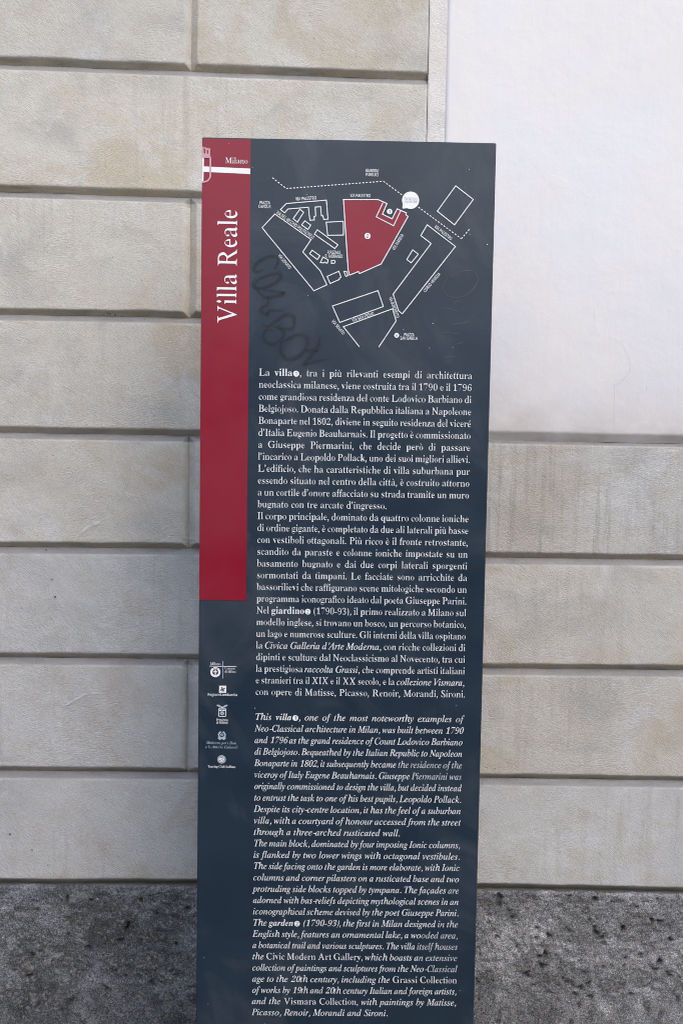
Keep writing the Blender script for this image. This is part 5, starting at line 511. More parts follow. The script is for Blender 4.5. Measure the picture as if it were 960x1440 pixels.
M = {}
M['stucco'] = stucco('stone_stucco', (.51, .458, .380, 1), (.56, .540, .500, 1), (.475, .463, .440, 1))
M['stucco_skylit'] = stucco('skylit_tint_stucco', (.45, .425, .385, 1), (.51, .515, .52, 1), (.46, .468, .475, 1))  # bluish skylight on the lower courses is put into this colour
M['stucco_runs'] = stucco('rain_streaked_stucco', (.47, .435, .38, 1), (.52, .51, .49, 1), (.45, .44, .42, 1), .75, .36)

def plaster():
    k = Nodes('white_plaster'); v = k.coord()
    c = k.ramp(k.noise(v, 2.6, 5, .6), [(.34, (.675, .68, .715)), (.5, (.72, .70, .705)), (.66, (.69, .70, .735))])
    st = k.noise(k.mapping(v, (140, 140, 9)), 1.0, 3, .6)
    c = k.mix(.35, c, k.ramp(st, [(.3, (.965, .963, .96)), (.6, (1, 1, 1)), (.75, (1.015, 1.015, 1.02))]), 'MULTIPLY')
    at = k.n('ShaderNodeAttribute', _attribute_name='grime').outputs['Fac']
    gn = k.ramp(k.noise(k.mapping(v, (7, 7, 11)), 1.0, 6, .65), [(.25, (0, 0, 0)), (.7, (1, 1, 1))])
    c = k.mix(k.math('MULTIPLY', at, k.math('ADD', gn, .25)), c, (.42, .385, .36, 1))
    k.base(c); k.rough(.85)
    b = k.bump(k.noise(v, 14, 3), .003, .6)
    k.bump(k.math('ADD', k.noise(v, 380, 3, .6), k.math('MULTIPLY', st, .4)), .0005, .6, b)
    return k.m
M['plaster'] = plaster()
M['border'] = stucco('cream_border', (.66, .63, .60, 1), (.70, .68, .67, 1), (.66, .65, .65, 1))

def plinth_mat():
    k = Nodes('rough_plinth_stone'); v = k.coord()
    big = k.noise(v, 5.5, 6, .62, .8)
    c = k.ramp(big, [(.33, (.14, .144, .15)), (.5, (.26, .267, .278)), (.66, (.42, .427, .44))])
    # painted light: darker towards the left end, lighter to the right
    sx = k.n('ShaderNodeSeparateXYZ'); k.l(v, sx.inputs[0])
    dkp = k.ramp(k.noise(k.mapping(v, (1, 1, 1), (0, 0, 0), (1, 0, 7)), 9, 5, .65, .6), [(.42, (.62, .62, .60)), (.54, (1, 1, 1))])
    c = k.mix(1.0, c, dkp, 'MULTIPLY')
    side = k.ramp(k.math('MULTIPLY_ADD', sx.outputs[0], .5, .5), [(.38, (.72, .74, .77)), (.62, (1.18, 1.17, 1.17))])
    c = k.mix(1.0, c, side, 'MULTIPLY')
    g1 = k.noise(v, 230, 6, .8); g2 = k.noise(v, 480, 3, .7)
    c = k.mix(.95, c, k.ramp(g1, [(.34, (.25, .25, .26)), (.5, (1, 1, 1)), (.64, (2.0, 2.0, 2.04))]), 'MULTIPLY')
    c = k.mix(.8, c, k.ramp(g2, [(.38, (.4, .4, .4)), (.5, (1, 1, 1)), (.62, (1.8, 1.8, 1.8))]), 'MULTIPLY')
    vo = k.n('ShaderNodeTexVoronoi', Scale=120.0); k.l(k.vadd(v, k.noise3(v, 60), .01), vo.inputs['Vector'])
    pick = k.math('GREATER_THAN', k.noise(k.mapping(v, loc=(3, 1, 2)), 33, 3), .53)
    sp = k.math('MULTIPLY', k.math('LESS_THAN', vo.outputs['Distance'], .40), pick)
    c = k.mix(k.math('MULTIPLY', sp, .75), c, k.mix(vo.outputs['Color'], (.42, .42, .44, 1), (.30, .25, .19, 1)))
    lich = k.math('MULTIPLY', k.ramp(k.noise(v, 38, 6, .75, .5), [(.535, (0, 0, 0)), (.63, (1, 1, 1))]), k.ramp(k.noise(v, 6, 2), [(.42, (0, 0, 0)), (.56, (1, 1, 1))]))
    c = k.mix(k.math('MULTIPLY', lich, .65), c, (.46, .47, .49, 1))
    at = k.n('ShaderNodeAttribute', _attribute_name='grime').outputs['Fac']
    c = k.mix(at, c, (.035, .034, .032, 1))
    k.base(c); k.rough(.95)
    k.bump(k.math('ADD', g1, k.math('MULTIPLY', g2, .6)), .007, 1.0)
    return k.m
M['plinth'] = plinth_mat()

def paint(name, a, b, rough=(.30, .48), scale=7, smudge=0.0):
    k = Nodes(name); v = k.coord()
    n = k.noise(v, scale, 5, .6, .5)
    c = k.ramp(n, [(.3, a), (.7, b)])
    fine = k.noise(v, 900, 2)
    c = k.mix(.5, c, k.ramp(fine, [(.3, (.9, .9, .9)), (.7, (1.1, 1.1, 1.1))]), 'MULTIPLY')
    if smudge:
        # wiped and rubbed area: greasy veil in the upper right, drip runs lower down
        sm = k.noise(k.mapping(v, (7, 7, 5), (0, .6, 0)), 1.0, 5, .6, 1.2)
        c = k.mix(k.math('MULTIPLY', k.ramp(sm, [(.5, (0, 0, 0)), (.72, (1, 1, 1))]), smudge), c, (.085, .10, .115, 1))
        dk = k.noise(k.mapping(v, (9, 9, 4), (0, -.7, 0), (4, 0, 1)), 1.0, 4, .55, .8)
        c = k.mix(k.math('MULTIPLY', k.ramp(dk, [(.58, (0, 0, 0)), (.72, (1, 1, 1))]), smudge), c, (.018, .028, .06, 1))
    k.base(c)
    rr = k.noise(v, 5, 5, .6)
    k.rough(k.ramp(rr, [(.35, (rough[0],)*3), (.65, (rough[1],)*3)]))
    k.bump(k.noise(v, 30, 2), .0004, .5)
    return k.m
M['panel'] = paint('slate_blue_panel', (.010, .022, .039), (.015, .030, .050), smudge=.36)
M['red'] = paint('dark_red_band', (.225, .005, .021), (.25, .006, .025))
M['white'] = paint('white_print', (.80, .82, .84), (.84, .85, .87), (.35, .45))
M['worn'] = paint('worn_white_print', (.42, .45, .49), (.74, .76, .79), (.4, .5), 60)
M['line'] = paint('pale_line_print', (.72, .75, .78), (.80, .82, .84), (.4, .5))
M['pink'] = paint('pink_print', (.56, .30, .35), (.60, .33, .38))
M['pale_blue'] = paint('pale_blue_print', (.36, .44, .53), (.44, .52, .60))
M['ink'] = paint('grey_print', (.20, .23, .27), (.24, .27, .30))
M['steel'] = paint('dark_edge_metal', (.05, .06, .075), (.065, .075, .09))

def film(name, c, alpha):
    k = Nodes(name); v = k.coord()
    k.base(c); k.rough(.6)
    k.l(k.math('MULTIPLY', k.ramp(k.noise(v, 70, 4, .7), [(.25, (.35, .35, .35)), (.7, (1, 1, 1))]), alpha), k.b.inputs['Alpha'])
    return k.m
M['marker'] = film('wiped_marker', (.014, .014, .012, 1), .46)
M['scratch'] = film('scuff', (.16, .17, .18, 1), .3)
M['crack'] = film('crack', (.12, .11, .10, 1), .6)
M['faint_crack'] = film('faint_crack', (.2, .19, .18, 1), .35)
M['fleck'] = film('fleck', (.05, .045, .04, 1), .95)
M['chalk'] = film('chalky_paint', (.74, .77, .82, 1), .75)

def flat_noise(name, stops, scale, bumpd, rough=.9):
    k = Nodes(name); v = k.coord()
    c = k.ramp(k.noise(v, scale, 6, .65), stops)
    c = k.mix(.6, c, k.ramp(k.noise(v, scale*40, 3), [(.3, (.7, .7, .7)), (.7, (1.3, 1.3, 1.3))]), 'MULTIPLY')
    k.base(c); k.rough(rough); k.bump(k.noise(v, scale*40, 3), bumpd); return k.m
M['paving'] = flat_noise('stone_paving', [(.3, (.11, .108, .105)), (.7, (.16, .157, .15))], 2.0, .002)
M['asphalt'] = flat_noise('asphalt', [(.3, (.045, .045, .047)), (.7, (.06, .06, .06))], 1.5, .004)
M['blocker_leaf'] = flat_noise('blocker_leaves', [(.3, (.030, .055, .022)), (.7, (.055, .09, .032))], 6.0, .01)

# ------------------------------------------------------------------ the building wall
WALL_Y, WALL_YAW = 0.40, math.radians(1.0)
wall = bpy.data.objects.new('building_wall', None); col.objects.link(wall)
wall.location = (0.25, WALL_Y, 0); wall.rotation_euler = (0, 0, WALL_YAW)
tag(wall, 'pale rusticated stucco wall with grooved blocks, white plaster field and dark rough plinth', 'wall')
# local axes: x along the wall, -y out of the wall, z up; the face is y = 0

def axis(a, b, fine, edge, coarse, lo=True, hi=True):
    L = b-a
    e = np.arange(0, min(edge, L*.45 if lo and hi else L*.9)+1e-9, fine)
    left = a+e if lo else np.array([a]); right = b-e[::-1] if hi else np.array([b])
    n = max(2, int((right[0]-left[-1])/coarse)+1)
    return np.concatenate([left, np.linspace(left[-1], right[0], n+1)[1:-1], right])

def grid_mesh(name, X, Y, Z, grime, film=None, joint_dark=None):
    ny, nx = X.shape
    v = np.stack([X, Y, Z], -1).reshape(-1, 3)
    i = np.arange(nx*ny).reshape(ny, nx)
    q = np.stack([i[:-1, :-1], i[:-1, 1:], i[1:, 1:], i[1:, :-1]], -1).reshape(-1, 4)
    me = bpy.data.meshes.new(name)
    me.from_pydata(v.tolist(), [], q.tolist())
    me.polygons.foreach_set('use_smooth', [True]*len(q))
    at = me.attributes.new('grime', 'FLOAT', 'POINT'); at.data.foreach_set('value', grime.reshape(-1).astype(np.float32))
    if joint_dark is not None:
        at = me.attributes.new('joint_dark', 'FLOAT', 'POINT'); at.data.foreach_set('value', joint_dark.reshape(-1).astype(np.float32))
    if film is not None:
        at = me.attributes.new('film', 'FLOAT', 'POINT'); at.data.foreach_set('value', film.reshape(-1).astype(np.float32))
    me.update(); return me

CH = 0.0134
def block(name, u0, u1, zlo, zhi, mat, seed, ch=(CH, CH, CH, CH), proud=0.0, dirt=1.0, coarse=.014):
    """ch = chamfer at left, right, bottom, top; zlo/zhi are (offset, slope) of the joint lines."""
    H = (zhi[0]+zhi[1]*u0)-(zlo[0]+zlo[1]*u0)
    us = axis(u0, u1, .0017, .024, coarse); ts = axis(0, H, .0017, .024, coarse)
    Uq, Tq = np.meshgrid(us, ts)
    Zlo = zlo[0]+zlo[1]*Uq; Zhi = zhi[0]+zhi[1]*Uq
    Zq = Zlo+(Zhi-Zlo)*Tq/H
    dep = np.zeros_like(Uq)
    dist = ((Uq-u0), (u1-Uq), (Zq-Zlo), (Zhi-Zq))
    for k_, (dd, c) in enumerate(zip(dist, ch)):
        if c <= 0: continue
        s_ = Zq if k_ < 2 else Uq
        wob = min(1, c/.012)*(.0022*fbm(s_*12, s_*0+seed+k_*7.7, seed, 4)+.0013*fbm(s_*150, s_*0+seed+k_*3.1, seed, 2))
        x = c+wob-dd
        r = .0016
        soft = np.where(x > r, x, np.where(x < -r, 0, (x+r)**2/(4*r)))          # rounded arris
        dep = np.maximum(dep, soft)
    face = .0022*fbm(Uq*5, Zq*5, seed, 3)+.0006*fbm(Uq*38, Zq*38, seed+5, 3)
    chip = np.clip(fbm(Uq*60, Zq*60, seed+9, 3)-.36, 0, 1)*.012*np.exp(-np.minimum(dist[2], dist[3])/.02)
    Yq = -proud+dep+face*np.exp(-dep/.004)+chip
    # dirt lodges under the overhanging lower edge and lies as a thin film on the upper slope
    low = np.clip((ch[2]-dist[2])/.004, 0, 1) if ch[2] > 0 else 0*Uq
    top = np.clip((ch[3]-dist[3]-.004)/.006, 0, 1) if ch[3] > 0 else 0*Uq
    g = dirt*.8*low
    fl = dirt*np.clip((ch[3]+.001-dist[3])/.003, 0, 1) if ch[3] > 0 else 0*Uq
    so_ = np.clip((1.45-Zq)/.8, 0, .8)*np.clip(.6+1.2*fbm(Uq*6, Zq*6, seed+3, 3), .2, 1)*np.clip((.006-dist[2]+.002*fbm(Uq*40, Zq*0, seed, 2))/.004+.45, 0, 1)
    o = link(name, grid_mesh(name, Uq, Yq, Zq, g, fl, so_), mat, wall)
    return o

J = {k: tuple(v) for k, v in JOINTS.items()}
UV, UM, UE, US = -.3145, .0074, .1640, .2010        # joint left of the sign, joint behind it, border edges
FAR_L, FAR_R, TOP = -5.0, 5.6, 3.35
J['0'] = (J['1'][0]+.252, -.012); J['-1'] = (J['1'][0]+.504, -.010); J['-2'] = (J['1'][0]+.756, 0); J['-3'] = (TOP+.0, 0)
courses = [('-2', '-1'), ('-1', '0'), ('0', '1'), ('1', '2'), ('2', '3'), ('3', '4'), ('4', '5'), ('5', '6'), ('6', '7'), ('7', '8')]
seed = 11
for i, (hi, lo) in enumerate(courses):
    below = i >= 6
    end = UM if below else UE
    jl = [UV-q for q in range(5)] if i % 2 == 0 else [UV-.5-q for q in range(5)]
    cuts = sorted([x for x in jl if FAR_L < x < end] + [FAR_L, end])
    for a, b in zip(cuts[:-1], cuts[1:]):
        seed += 13
        cr = CH if (b != end or below) else .0025
        block('rusticated_block', a, b, J[lo], J[hi], M['stucco_skylit' if i >= 7 else 'stucco'], seed, (CH, cr, CH, CH))
    if below:
        lr, hr = J[lo+'r'], J[hi+'r']
        o_ = 1.35 if i % 2 else 1.85
        cuts = [UM, o_, o_+1, o_+2, o_+3, FAR_R]
        for a, b in zip(cuts[:-1], cuts[1:]):
            seed += 13
            block('rusticated_block', a, b, lr, hr, M['stucco_runs' if i == 6 else 'stucco_skylit' if i == 9 else 'stucco'], seed, (CH, CH, CH, .008 if i == 6 else CH))
zb = J['4r']
block('plaster_border', UE+.0006, US, zb, (TOP, 0), M['border'], 5, (.0012, 0, .011, 0), proud=.001, dirt=.4)
# white plaster field, splashed and grey along its foot
def plaster_field():
    us = np.concatenate([axis(US, 1.1, .0022, .02, .012, True, False), np.linspace(1.14, FAR_R, 30)])
    z0 = zb[0]
    ts = np.concatenate([axis(0, .25, .0022, .03, .008, True, False), np.linspace(.27, TOP-z0, 70)])
    Uq, Tq = np.meshgrid(us, ts); Zl = zb[0]+zb[1]*Uq; Zq = Zl+Tq*(TOP-Zl)/(TOP-z0)
    db = Zq-Zl; dl = Uq-US
    dep = np.zeros_like(Uq)
    for dd, c, s_ in ((db, .019, Uq), (dl, .003, Zq)):
        x = c+.002*fbm(s_*12, s_*0+3, 3, 4)-dd; r = .003
        dep = np.maximum(dep, (.60 if c > .01 else 1)*np.where(x > r, x, np.where(x < -r, 0, (x+r)**2/(4*r))))
    Yq = -.0035+np.minimum(dep, .03)+.0035*fbm(Uq*2.2, Zq*2.2, 77, 3)
    g = .75*np.exp(-db/.05)+.62*np.clip((.0185+.004*fbm(Uq*30, Uq*0, 9, 4)-db)/.004, 0, 1)+.3*np.exp(-db/.11)
    return link('plaster_field', grid_mesh('plaster_field', Uq, Yq, Zq, np.clip(g, 0, 1)), M['plaster'], wall)
plaster = plaster_field()

# rough plinth
def plinth():
    us = np.concatenate([np.linspace(FAR_L, -.8, 60), np.arange(-.797, 1.15, .0028), np.linspace(1.16, FAR_R, 60)])
    zs = np.concatenate([np.linspace(0, .40, 40), np.arange(.403, .606, .0028), np.arange(.6065, .636, .0015)])
    Uq, Zq = np.meshgrid(us, zs)
    topz = np.where(Uq < UM, J['8'][0]+J['8'][1]*Uq, J['8r'][0]+J['8r'][1]*Uq)
    Zq = Zq*(topz/.636)
    dt = topz-Zq
    wob = .004*fbm(Uq*22, Uq*0, 8, 5)
    x = .005+1.6*wob-dt; r = .0025
    dep = np.where(x > r, x, np.where(x < -r, 0, (x+r)**2/(4*r)))*1.6
    rough = .0045*fbm(Uq*18, Zq*18, 21, 4)+.0052*fbm(Uq*90, Zq*90, 40, 3)
    # missing grit: sharp-edged hollows where the noise runs high
    hol = np.clip(fbm(Uq*48, Zq*48, 60, 3)-.40, 0, 1)*.035
    Y = -.0075+dep-rough+hol
    g = np.clip(hol/.010, 0, .6)
    rs = np.random.RandomState(3)
    pits = [(q[0], q[1], .0045+.004*rs.rand()) for q in PITS]
    pits += [(rs.uniform(-.8, 1.2), rs.uniform(.38, .61), .0015+.0025*rs.rand()**2) for _ in range(260)]
    for (a, b, rad) in pits:
        m = (abs(Uq-a) < rad*3) & (abs(Zq-b) < rad*3)
        if not m.any(): continue
        ang = np.arctan2(Zq[m]-b, Uq[m]-a)
        rr = np.hypot((Uq[m]-a)/(1+.3*math.sin(a*90)), Zq[m]-b)*(1+.28*np.sin(3*ang+a*50))
        kf = np.clip(1.25-rr/rad, 0, 1); kf = kf*kf*(3-2*kf)
        Y[m] += kf*rad*1.25; g[m] = np.maximum(g[m], kf*.5)
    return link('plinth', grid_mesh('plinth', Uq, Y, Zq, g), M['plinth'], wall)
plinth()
core = MB(); core.box((FAR_L, .034, 0), (FAR_R, .36, TOP))
core.build('masonry_core', M['stucco'], wall)
cop = MB(); cop.box((FAR_L-.02, -.06, TOP+.003), (FAR_R+.02, .36, TOP+.12)); cop.build('string_course', M['border'], wall)

def ribbon(pts, w, place, mb, m=0, taper=True, closed=False):
    P = [np.array(q, float) for q in pts]; n = len(P)
    for i in range(n if closed else n-1):
        pass
    Lf = []; Rt = []
    for i in range(n):
        a = P[i-1] if (i > 0 or closed) else P[i]; b = P[(i+1) % n] if (i < n-1 or closed) else P[i]
        d0 = P[i]-a; d1 = b-P[i]
        l0 = np.hypot(*d0); l1 = np.hypot(*d1)
        d0 = d0/l0 if l0 > 1e-9 else d1/max(l1, 1e-9); d1 = d1/l1 if l1 > 1e-9 else d0
        t = d0+d1; L = np.hypot(*t); t = t/L if L > 1e-6 else d1
        nn = np.array((-t[1], t[0])); cosf = max(.45, nn@np.array((-d1[1], d1[0])))
        ww = w/2/cosf
        if taper and not closed: ww *= .35+.65*math.sin(math.pi*min(1, max(0, (i+.25)/(n-.5))))
        Lf.append(P[i]+nn*ww); Rt.append(P[i]-nn*ww)
    for i in range(n if closed else n-1):
        j = (i+1) % n
        mb.poly([place(*Rt[i]), place(*Rt[j]), place(*Lf[j]), place(*Lf[i])], m)

def smooth_path(pts, k=5):
    P = [np.array(q, float) for q in pts]; o = []
    for i in range(len(P)-1):
        a = P[max(i-1, 0)]; b = P[i]; c = P[i+1]; e = P[min(i+2, len(P)-1)]
        for s in range(k):
            t = s/k
            o.append(.5*((2*b)+(-a+c)*t+(2*a-5*b+4*c-e)*t*t+(-a+3*b-3*c+e)*t**3))
    o.append(P[-1]); return o

for pts, par, w in zip(CRACKS, (wall, wall, wall, wall), (.0012, .0005, .0008, .0012)):
    mb = MB()
    off = -.0042 if pts is CRACKS[0] else -.0075
    ribbon(smooth_path(pts, 4), w, lambda x, z: (x, off, z), mb)
    mb.build('hairline_crack', M['crack' if pts is CRACKS[0] else 'faint_crack'], par)
for pts in PAINT_MARKS:
    mb = MB(); ribbon(smooth_path(pts, 4), .0075 if pts is PAINT_MARKS[1] else .0045, lambda x, z: (x, -.0045, z), mb)
    mb.build('paint_mark', M['chalk'], wall)
rf = random.Random(2)
for (x, z) in FLECKS:
    mb = MB(); n = 7; r0 = rf.uniform(.0010, .0022)
    mb.poly([(x+r0*(1.0+.5*rf.random())*math.cos(i*2*math.pi/n), -.0046, z+r0*(.8+.7*rf.random())*math.sin(i*2*math.pi/n)) for i in range(n)])
    mb.build('dirt_fleck', M['fleck'], wall)

# ------------------------------------------------------------------ the information pylon
W, HT, TH = .500, 2.100, .060
sign = bpy.data.objects.new('information_pylon', None); col.objects.link(sign); sign.location = (W/2, 0, 0)
tag(sign, 'tall slate blue information sign with red title band, street map and white text', 'sign')
PANEL_Y = .0010
def at_face(y):                                              # mm on the artwork -> local metres
    return lambda x, z: (x/1000-W/2, y, z/1000)
def rounded_box(x0, x1, y0, y1, z0, z1, r=.0016):
    mb = MB(); P = []
    ring = [(x0+r, y0), (x1-r, y0), (x1, y0+r), (x1, y1-r), (x1-r, y1), (x0+r, y1), (x0, y1-r), (x0, y0+r)]
    def inset(q, k): return (min(max(q[0], x0+k), x1-k), min(max(q[1], y0+k), y1-k))
    levels = [([inset(q, r) for q in ring], z0), (ring, z0+r), (ring, z1-r), ([inset(q, r) for q in ring], z1)]
    for rg, z in levels: mb.v += [(a, b, z) for a, b in rg]
    for L in range(3):
        for i in range(8):
            j = (i+1) % 8; mb.f.append((L*8+i, L*8+j, L*8+8+j, L*8+8+i)); mb.mi.append(0)
    mb.f += [tuple(range(7, -1, -1)), tuple(range(24, 32))]; mb.mi += [0, 0]
    return mb
rounded_box(-W/2, W/2, PANEL_Y, TH, .012, HT).build('panel', M['panel'], sign)
bp = MB(); bp.box((-W/2-.05, -.05, .002), (W/2+.05, TH+.05, .0115)); base = bp.build('base_plate', M['steel'], sign)
for sx in (-1, 1):
    for sy in (-.03, TH+.03):
        mb = MB(); c = (sx*(W/2+.025), sy)
        ring = [(c[0]+.011*math.cos(i*math.pi/3), c[1]+.011*math.sin(i*math.pi/3)) for i in range(6)]
        for i in range(6):
            a, b = ring[i], ring[(i+1) % 6]; mb.poly([(*a, .0117), (*b, .0117), (*b, .020), (*a, .020)])
        mb.poly([(*a, .020) for a in ring]); mb.build('anchor_bolt', M['steel'], base)

# lettering --------------------------------------------------------
GL = {}
def glyph(st, ch):
    key = (st, ch)
    if key not in GL:
        s = GLYPHS[st].get(ch)
        if s is None:
            st2 = {'B': 'R', 'J': 'I', 'T': 'R'}.get(st, 'R'); GL[key] = glyph(st2, ch); return GL[key]
        parts = s.split('|'); V = []; F = []
        for g in parts[1:]:
            cs = []
            for c in g.split('/'):
                n = [int(q) for q in c.split()]; cs.append(list(zip(n[::2], n[1::2])))
            tr = tessellate_polygon([[Vector((x, y, 0)) for x, y in c] for c in cs]); b = len(V)
            V += [q for c in cs for q in c]; F += [tuple(b+i for i in t) for t in tr]
        GL[key] = (int(parts[0])/1000, [(x/1000, y/1000) for x, y in V], F)
    return GL[key]
TRACK = .010
def width(runs, sp):
    w = 0
    for st, s in runs:
        for ch in s: w += sp if ch == ' ' else (.46 if ch in '①②' else glyph(st, ch)[0]+TRACK)
    return w
def draw(mb, runs, x, size, sp, place, m=0, track=0, worn=None):
    """runs along +x from x at baseline 0; place(x, y) maps mm to the face"""
    for st, s in runs:
        for ch in s:
            if ch == ' ': x += sp*size; continue
            if ch in '①②':
                badge(mb, x+.23*size, .16*size, .195*size, '1' if ch == '①' else '2', place, m); x += .46*size; continue
            a, V, F = glyph(st, ch)
            b = len(mb.v); mb.v += [place(x+p*size, q*size) for p, q in V]
            mm = m
            if worn and worn(x): mm = worn(x)
            mb.f += [tuple(b+i for i in t) for t in F]; mb.mi += [mm]*len(F)
            x += (a+TRACK)*size
    return x
def badge(mb, cx, cy, r, ch, place, m=0):
    """white disc with the digit cut out of it"""
    s = GLYPHS['S' if 'S' in GLYPHS and ch in GLYPHS['S'] else 'R'][ch].split('|')
    n = [int(q) for q in s[1].split('/')[0].split()]; g = list(zip(n[::2], n[1::2]))
    xs = [q[0] for q in g]; ys = [q[1] for q in g]; k = 1.25*r/(max(ys)-min(ys)); mx = (min(xs)+max(xs))/2; my = (min(ys)+max(ys))/2
    hole = [(cx+(x-mx)*k, cy+(y-my)*k) for x, y in g]
    disc = [(cx+r*math.cos(i*math.pi/12), cy+r*math.sin(i*math.pi/12)) for i in range(24)]
    mb.tess([[disc, hole]], place, m)

ART = -.0002
def shift(z, y=ART): return lambda x, q: (x/1000-W/2, y, (z+q)/1000)

ITALIAN = """La *villa①*, tra i più rilevanti esempi di architettura
neoclassica milanese, viene costruita tra il 1790 e il 1796
come grandiosa residenza del conte Lodovico Barbiano di
Belgiojoso. Donata dalla Repubblica italiana a Napoleone
Bonaparte nel 1802, diviene in seguito residenza del viceré
d’Italia Eugenio Beauharnais. Il progetto è commissionato
a Giuseppe Piermarini, che decide però di passare
l’incarico a Leopoldo Pollack, uno dei suoi migliori allievi.
L’edificio, che ha caratteristiche di villa suburbana pur
essendo situato nel centro della città, è costruito attorno
a un cortile d’onore affacciato su strada tramite un muro
bugnato con tre arcate d’ingresso.#
Il corpo principale, dominato da quattro colonne ioniche
di ordine gigante, è completato da due ali laterali più basse
con vestiboli ottagonali. Più ricco è il fronte retrostante,
scandito da paraste e colonne ioniche impostate su un
basamento bugnato e dai due corpi laterali sporgenti
sormontati da timpani. Le facciate sono arricchite da
bassorilievi che raffigurano scene mitologiche secondo un
programma iconografico ideato dal poeta Giuseppe Parini.
Nel *giardino②* (1790-93), il primo realizzato a Milano sul
modello inglese, si trovano un bosco, un percorso botanico,
un lago e numerose sculture. Gli interni della villa ospitano
la _Civica Galleria d’Arte Moderna_, con ricche collezioni di
dipinti e sculture dal Neoclassicismo al Novecento, tra cui
la prestigiosa _raccolta Grassi_, che comprende artisti italiani
e stranieri tra il XIX e il XX secolo, e la _collezione Vismara_,
con opere di Matisse, Picasso, Renoir, Morandi, Sironi.#""".split('\n')
ENGLISH = """This *villa①*, one of the most noteworthy examples of
Neo-Classical architecture in Milan, was built between 1790
and 1796 as the grand residence of Count Lodovico Barbiano
di Belgiojoso. Bequeathed by the Italian Republic to Napoleon
Bonaparte in 1802, it subsequently became the residence of the
viceroy of Italy Eugene Beauharnais. Giuseppe Piermarini was
originally commissioned to design the villa, but decided instead
to entrust the task to one of his best pupils, Leopoldo Pollack.
Despite its city-centre location, it has the feel of a suburban
villa, with a courtyard of honour accessed from the street
through a three-arched rusticated wall.#
The main block, dominated by four imposing Ionic columns,
is flanked by two lower wings with octagonal vestibules.
The side facing onto the garden is more elaborate, with Ionic
columns and corner pilasters on a rusticated base and two
protruding side blocks topped by tympana. The façades are
adorned with bas-reliefs depicting mythological scenes in an
iconographical scheme devised by the poet Giuseppe Parini.
The *garden②* (1790-93), the first in Milan designed in the
English style, features an ornamental lake, a wooded area,
a botanical trail and various sculptures. The villa itself houses
the _Civic Modern Art Gallery,_ which boasts an extensive
collection of paintings and sculptures from the Neo-Classical
age to the 20th century, including the _Grassi Collection_
of works by 19th and 20th century Italian and foreign artists,
and the _Vismara Collection,_ with paintings by Matisse,
Picasso, Renoir, Morandi and Sironi.#""".split('\n')
def runs_of(line, base, bold, alt):
    out = []; st = base; cur = ''
    for ch in line:
        if ch in '*_':
            if cur: out.append((st, cur)); cur = ''
            st = (bold if ch == '*' else alt) if st == base else base
        else: cur += ch
    if cur: out.append((st, cur))
    return out
def paragraph(name, lines, z0, pitch, x0, x1, size, base, bold, alt, natural, worn_lines=()):
    mb = MB()
    for i, ln in enumerate(lines):
        full = not ln.endswith('#'); ln = ln.rstrip('#'); z = z0-i*pitch
        rn = runs_of(ln, base, bold, alt); nsp = ln.count(' ')
        s = size; w0 = width(rn, 0)
        sp = natural; sx = 1.0
        if full:
            sp = ((x1-x0)/s-w0)/nsp
            if sp < .135: sx = (x1-x0)/s/(w0+.135*nsp); sp = .135
        pl0 = shift(z)
        pl = (lambda X, Y, sx=sx, pl0=pl0: pl0(x0+(X-x0)*sx, Y))
        wf = None
        if i in worn_lines:
            rw = random.Random(i)
            wf = lambda x: 1 if x > x1-worn_lines[i] else 0
        draw(mb, rn, x0, s, sp, pl, 0, 0, wf)
    return mb.build(name, [M['white'], M['worn']], sign)
paragraph('italian_text', ITALIAN, 1699.4, 20.71, 100.4, 468.6, 26.3, 'R', 'B', 'I', .18)
paragraph('english_text', ENGLISH, 1095.4, 20.80, 100.2, 468.0, 26.3, 'I', 'J', 'R', .17,
          {0: 14, 4: 90, 5: 60, 15: 14, 18: 34, 19: 60, 20: 52, 21: 70, 22: 38})

# red band, crest, title -------------------------------------------
BAND_Y = .0004
bm_ = MB(); bm_.poly([at_face(BAND_Y)(*q) for q in reversed(BAND)])
x0b = -W/2+.0006; x1b = BAND[1][0]/1000-W/2; ztop = HT-.0022; zbot = BAND[2][1]/1000
bm_ = MB(); bm_.poly([(x0b, BAND_Y, zbot), (x1b, BAND_Y, zbot), (x1b, BAND_Y, ztop), (x0b, BAND_Y, ztop)])
band = bm_.build('title_band', M['red'], sign)
mb = MB(); a, b = TITLE; cap = 27/.827
sizeT = 71.0; runsT = [('T', 'Villa Reale')]
L = b[1]-a[1]; w0 = width(runsT, .17)*sizeT; tx = a[0]
draw(mb, runsT, 0, sizeT, .17, lambda x, y: at_face(ART)(tx-y, a[1]+x*L/w0))
mb.build('title_lettering', M['white'], band)
mb = MB(); a, b = CITY_NAME; sz = 9.4/.455; runsC = [('R', 'Milano')]; w0 = width(runsC, 0)*sz
draw(mb, runsC, 0, sz, .2, lambda x, y: at_face(ART)(a[0]+x*(b[0]-a[0])/w0, a[1]+y)); mb.build('city_lettering', M['white'], band)
mb = MB(); s = STRIPE; mb.tess([[s]], at_face(.0001)); mb.build('white_stripe', M['white'], band)
mb = MB(); pf = at_face(-.0003)
mb.tess([[CREST_BAR]], pf, 0)
for q in CREST_CROWN: mb.tess([[q]], at_face(-.0006), 1)
ribbon(smooth_path(CREST_SHIELD, 4), 2.6, at_face(-.0009), mb, 1, False)
ribbon(CREST_FOOT, 2.6, at_face(-.0012), mb, 1, False)
mb.build('crest_emblem', [M['white'], M['pink']], band)

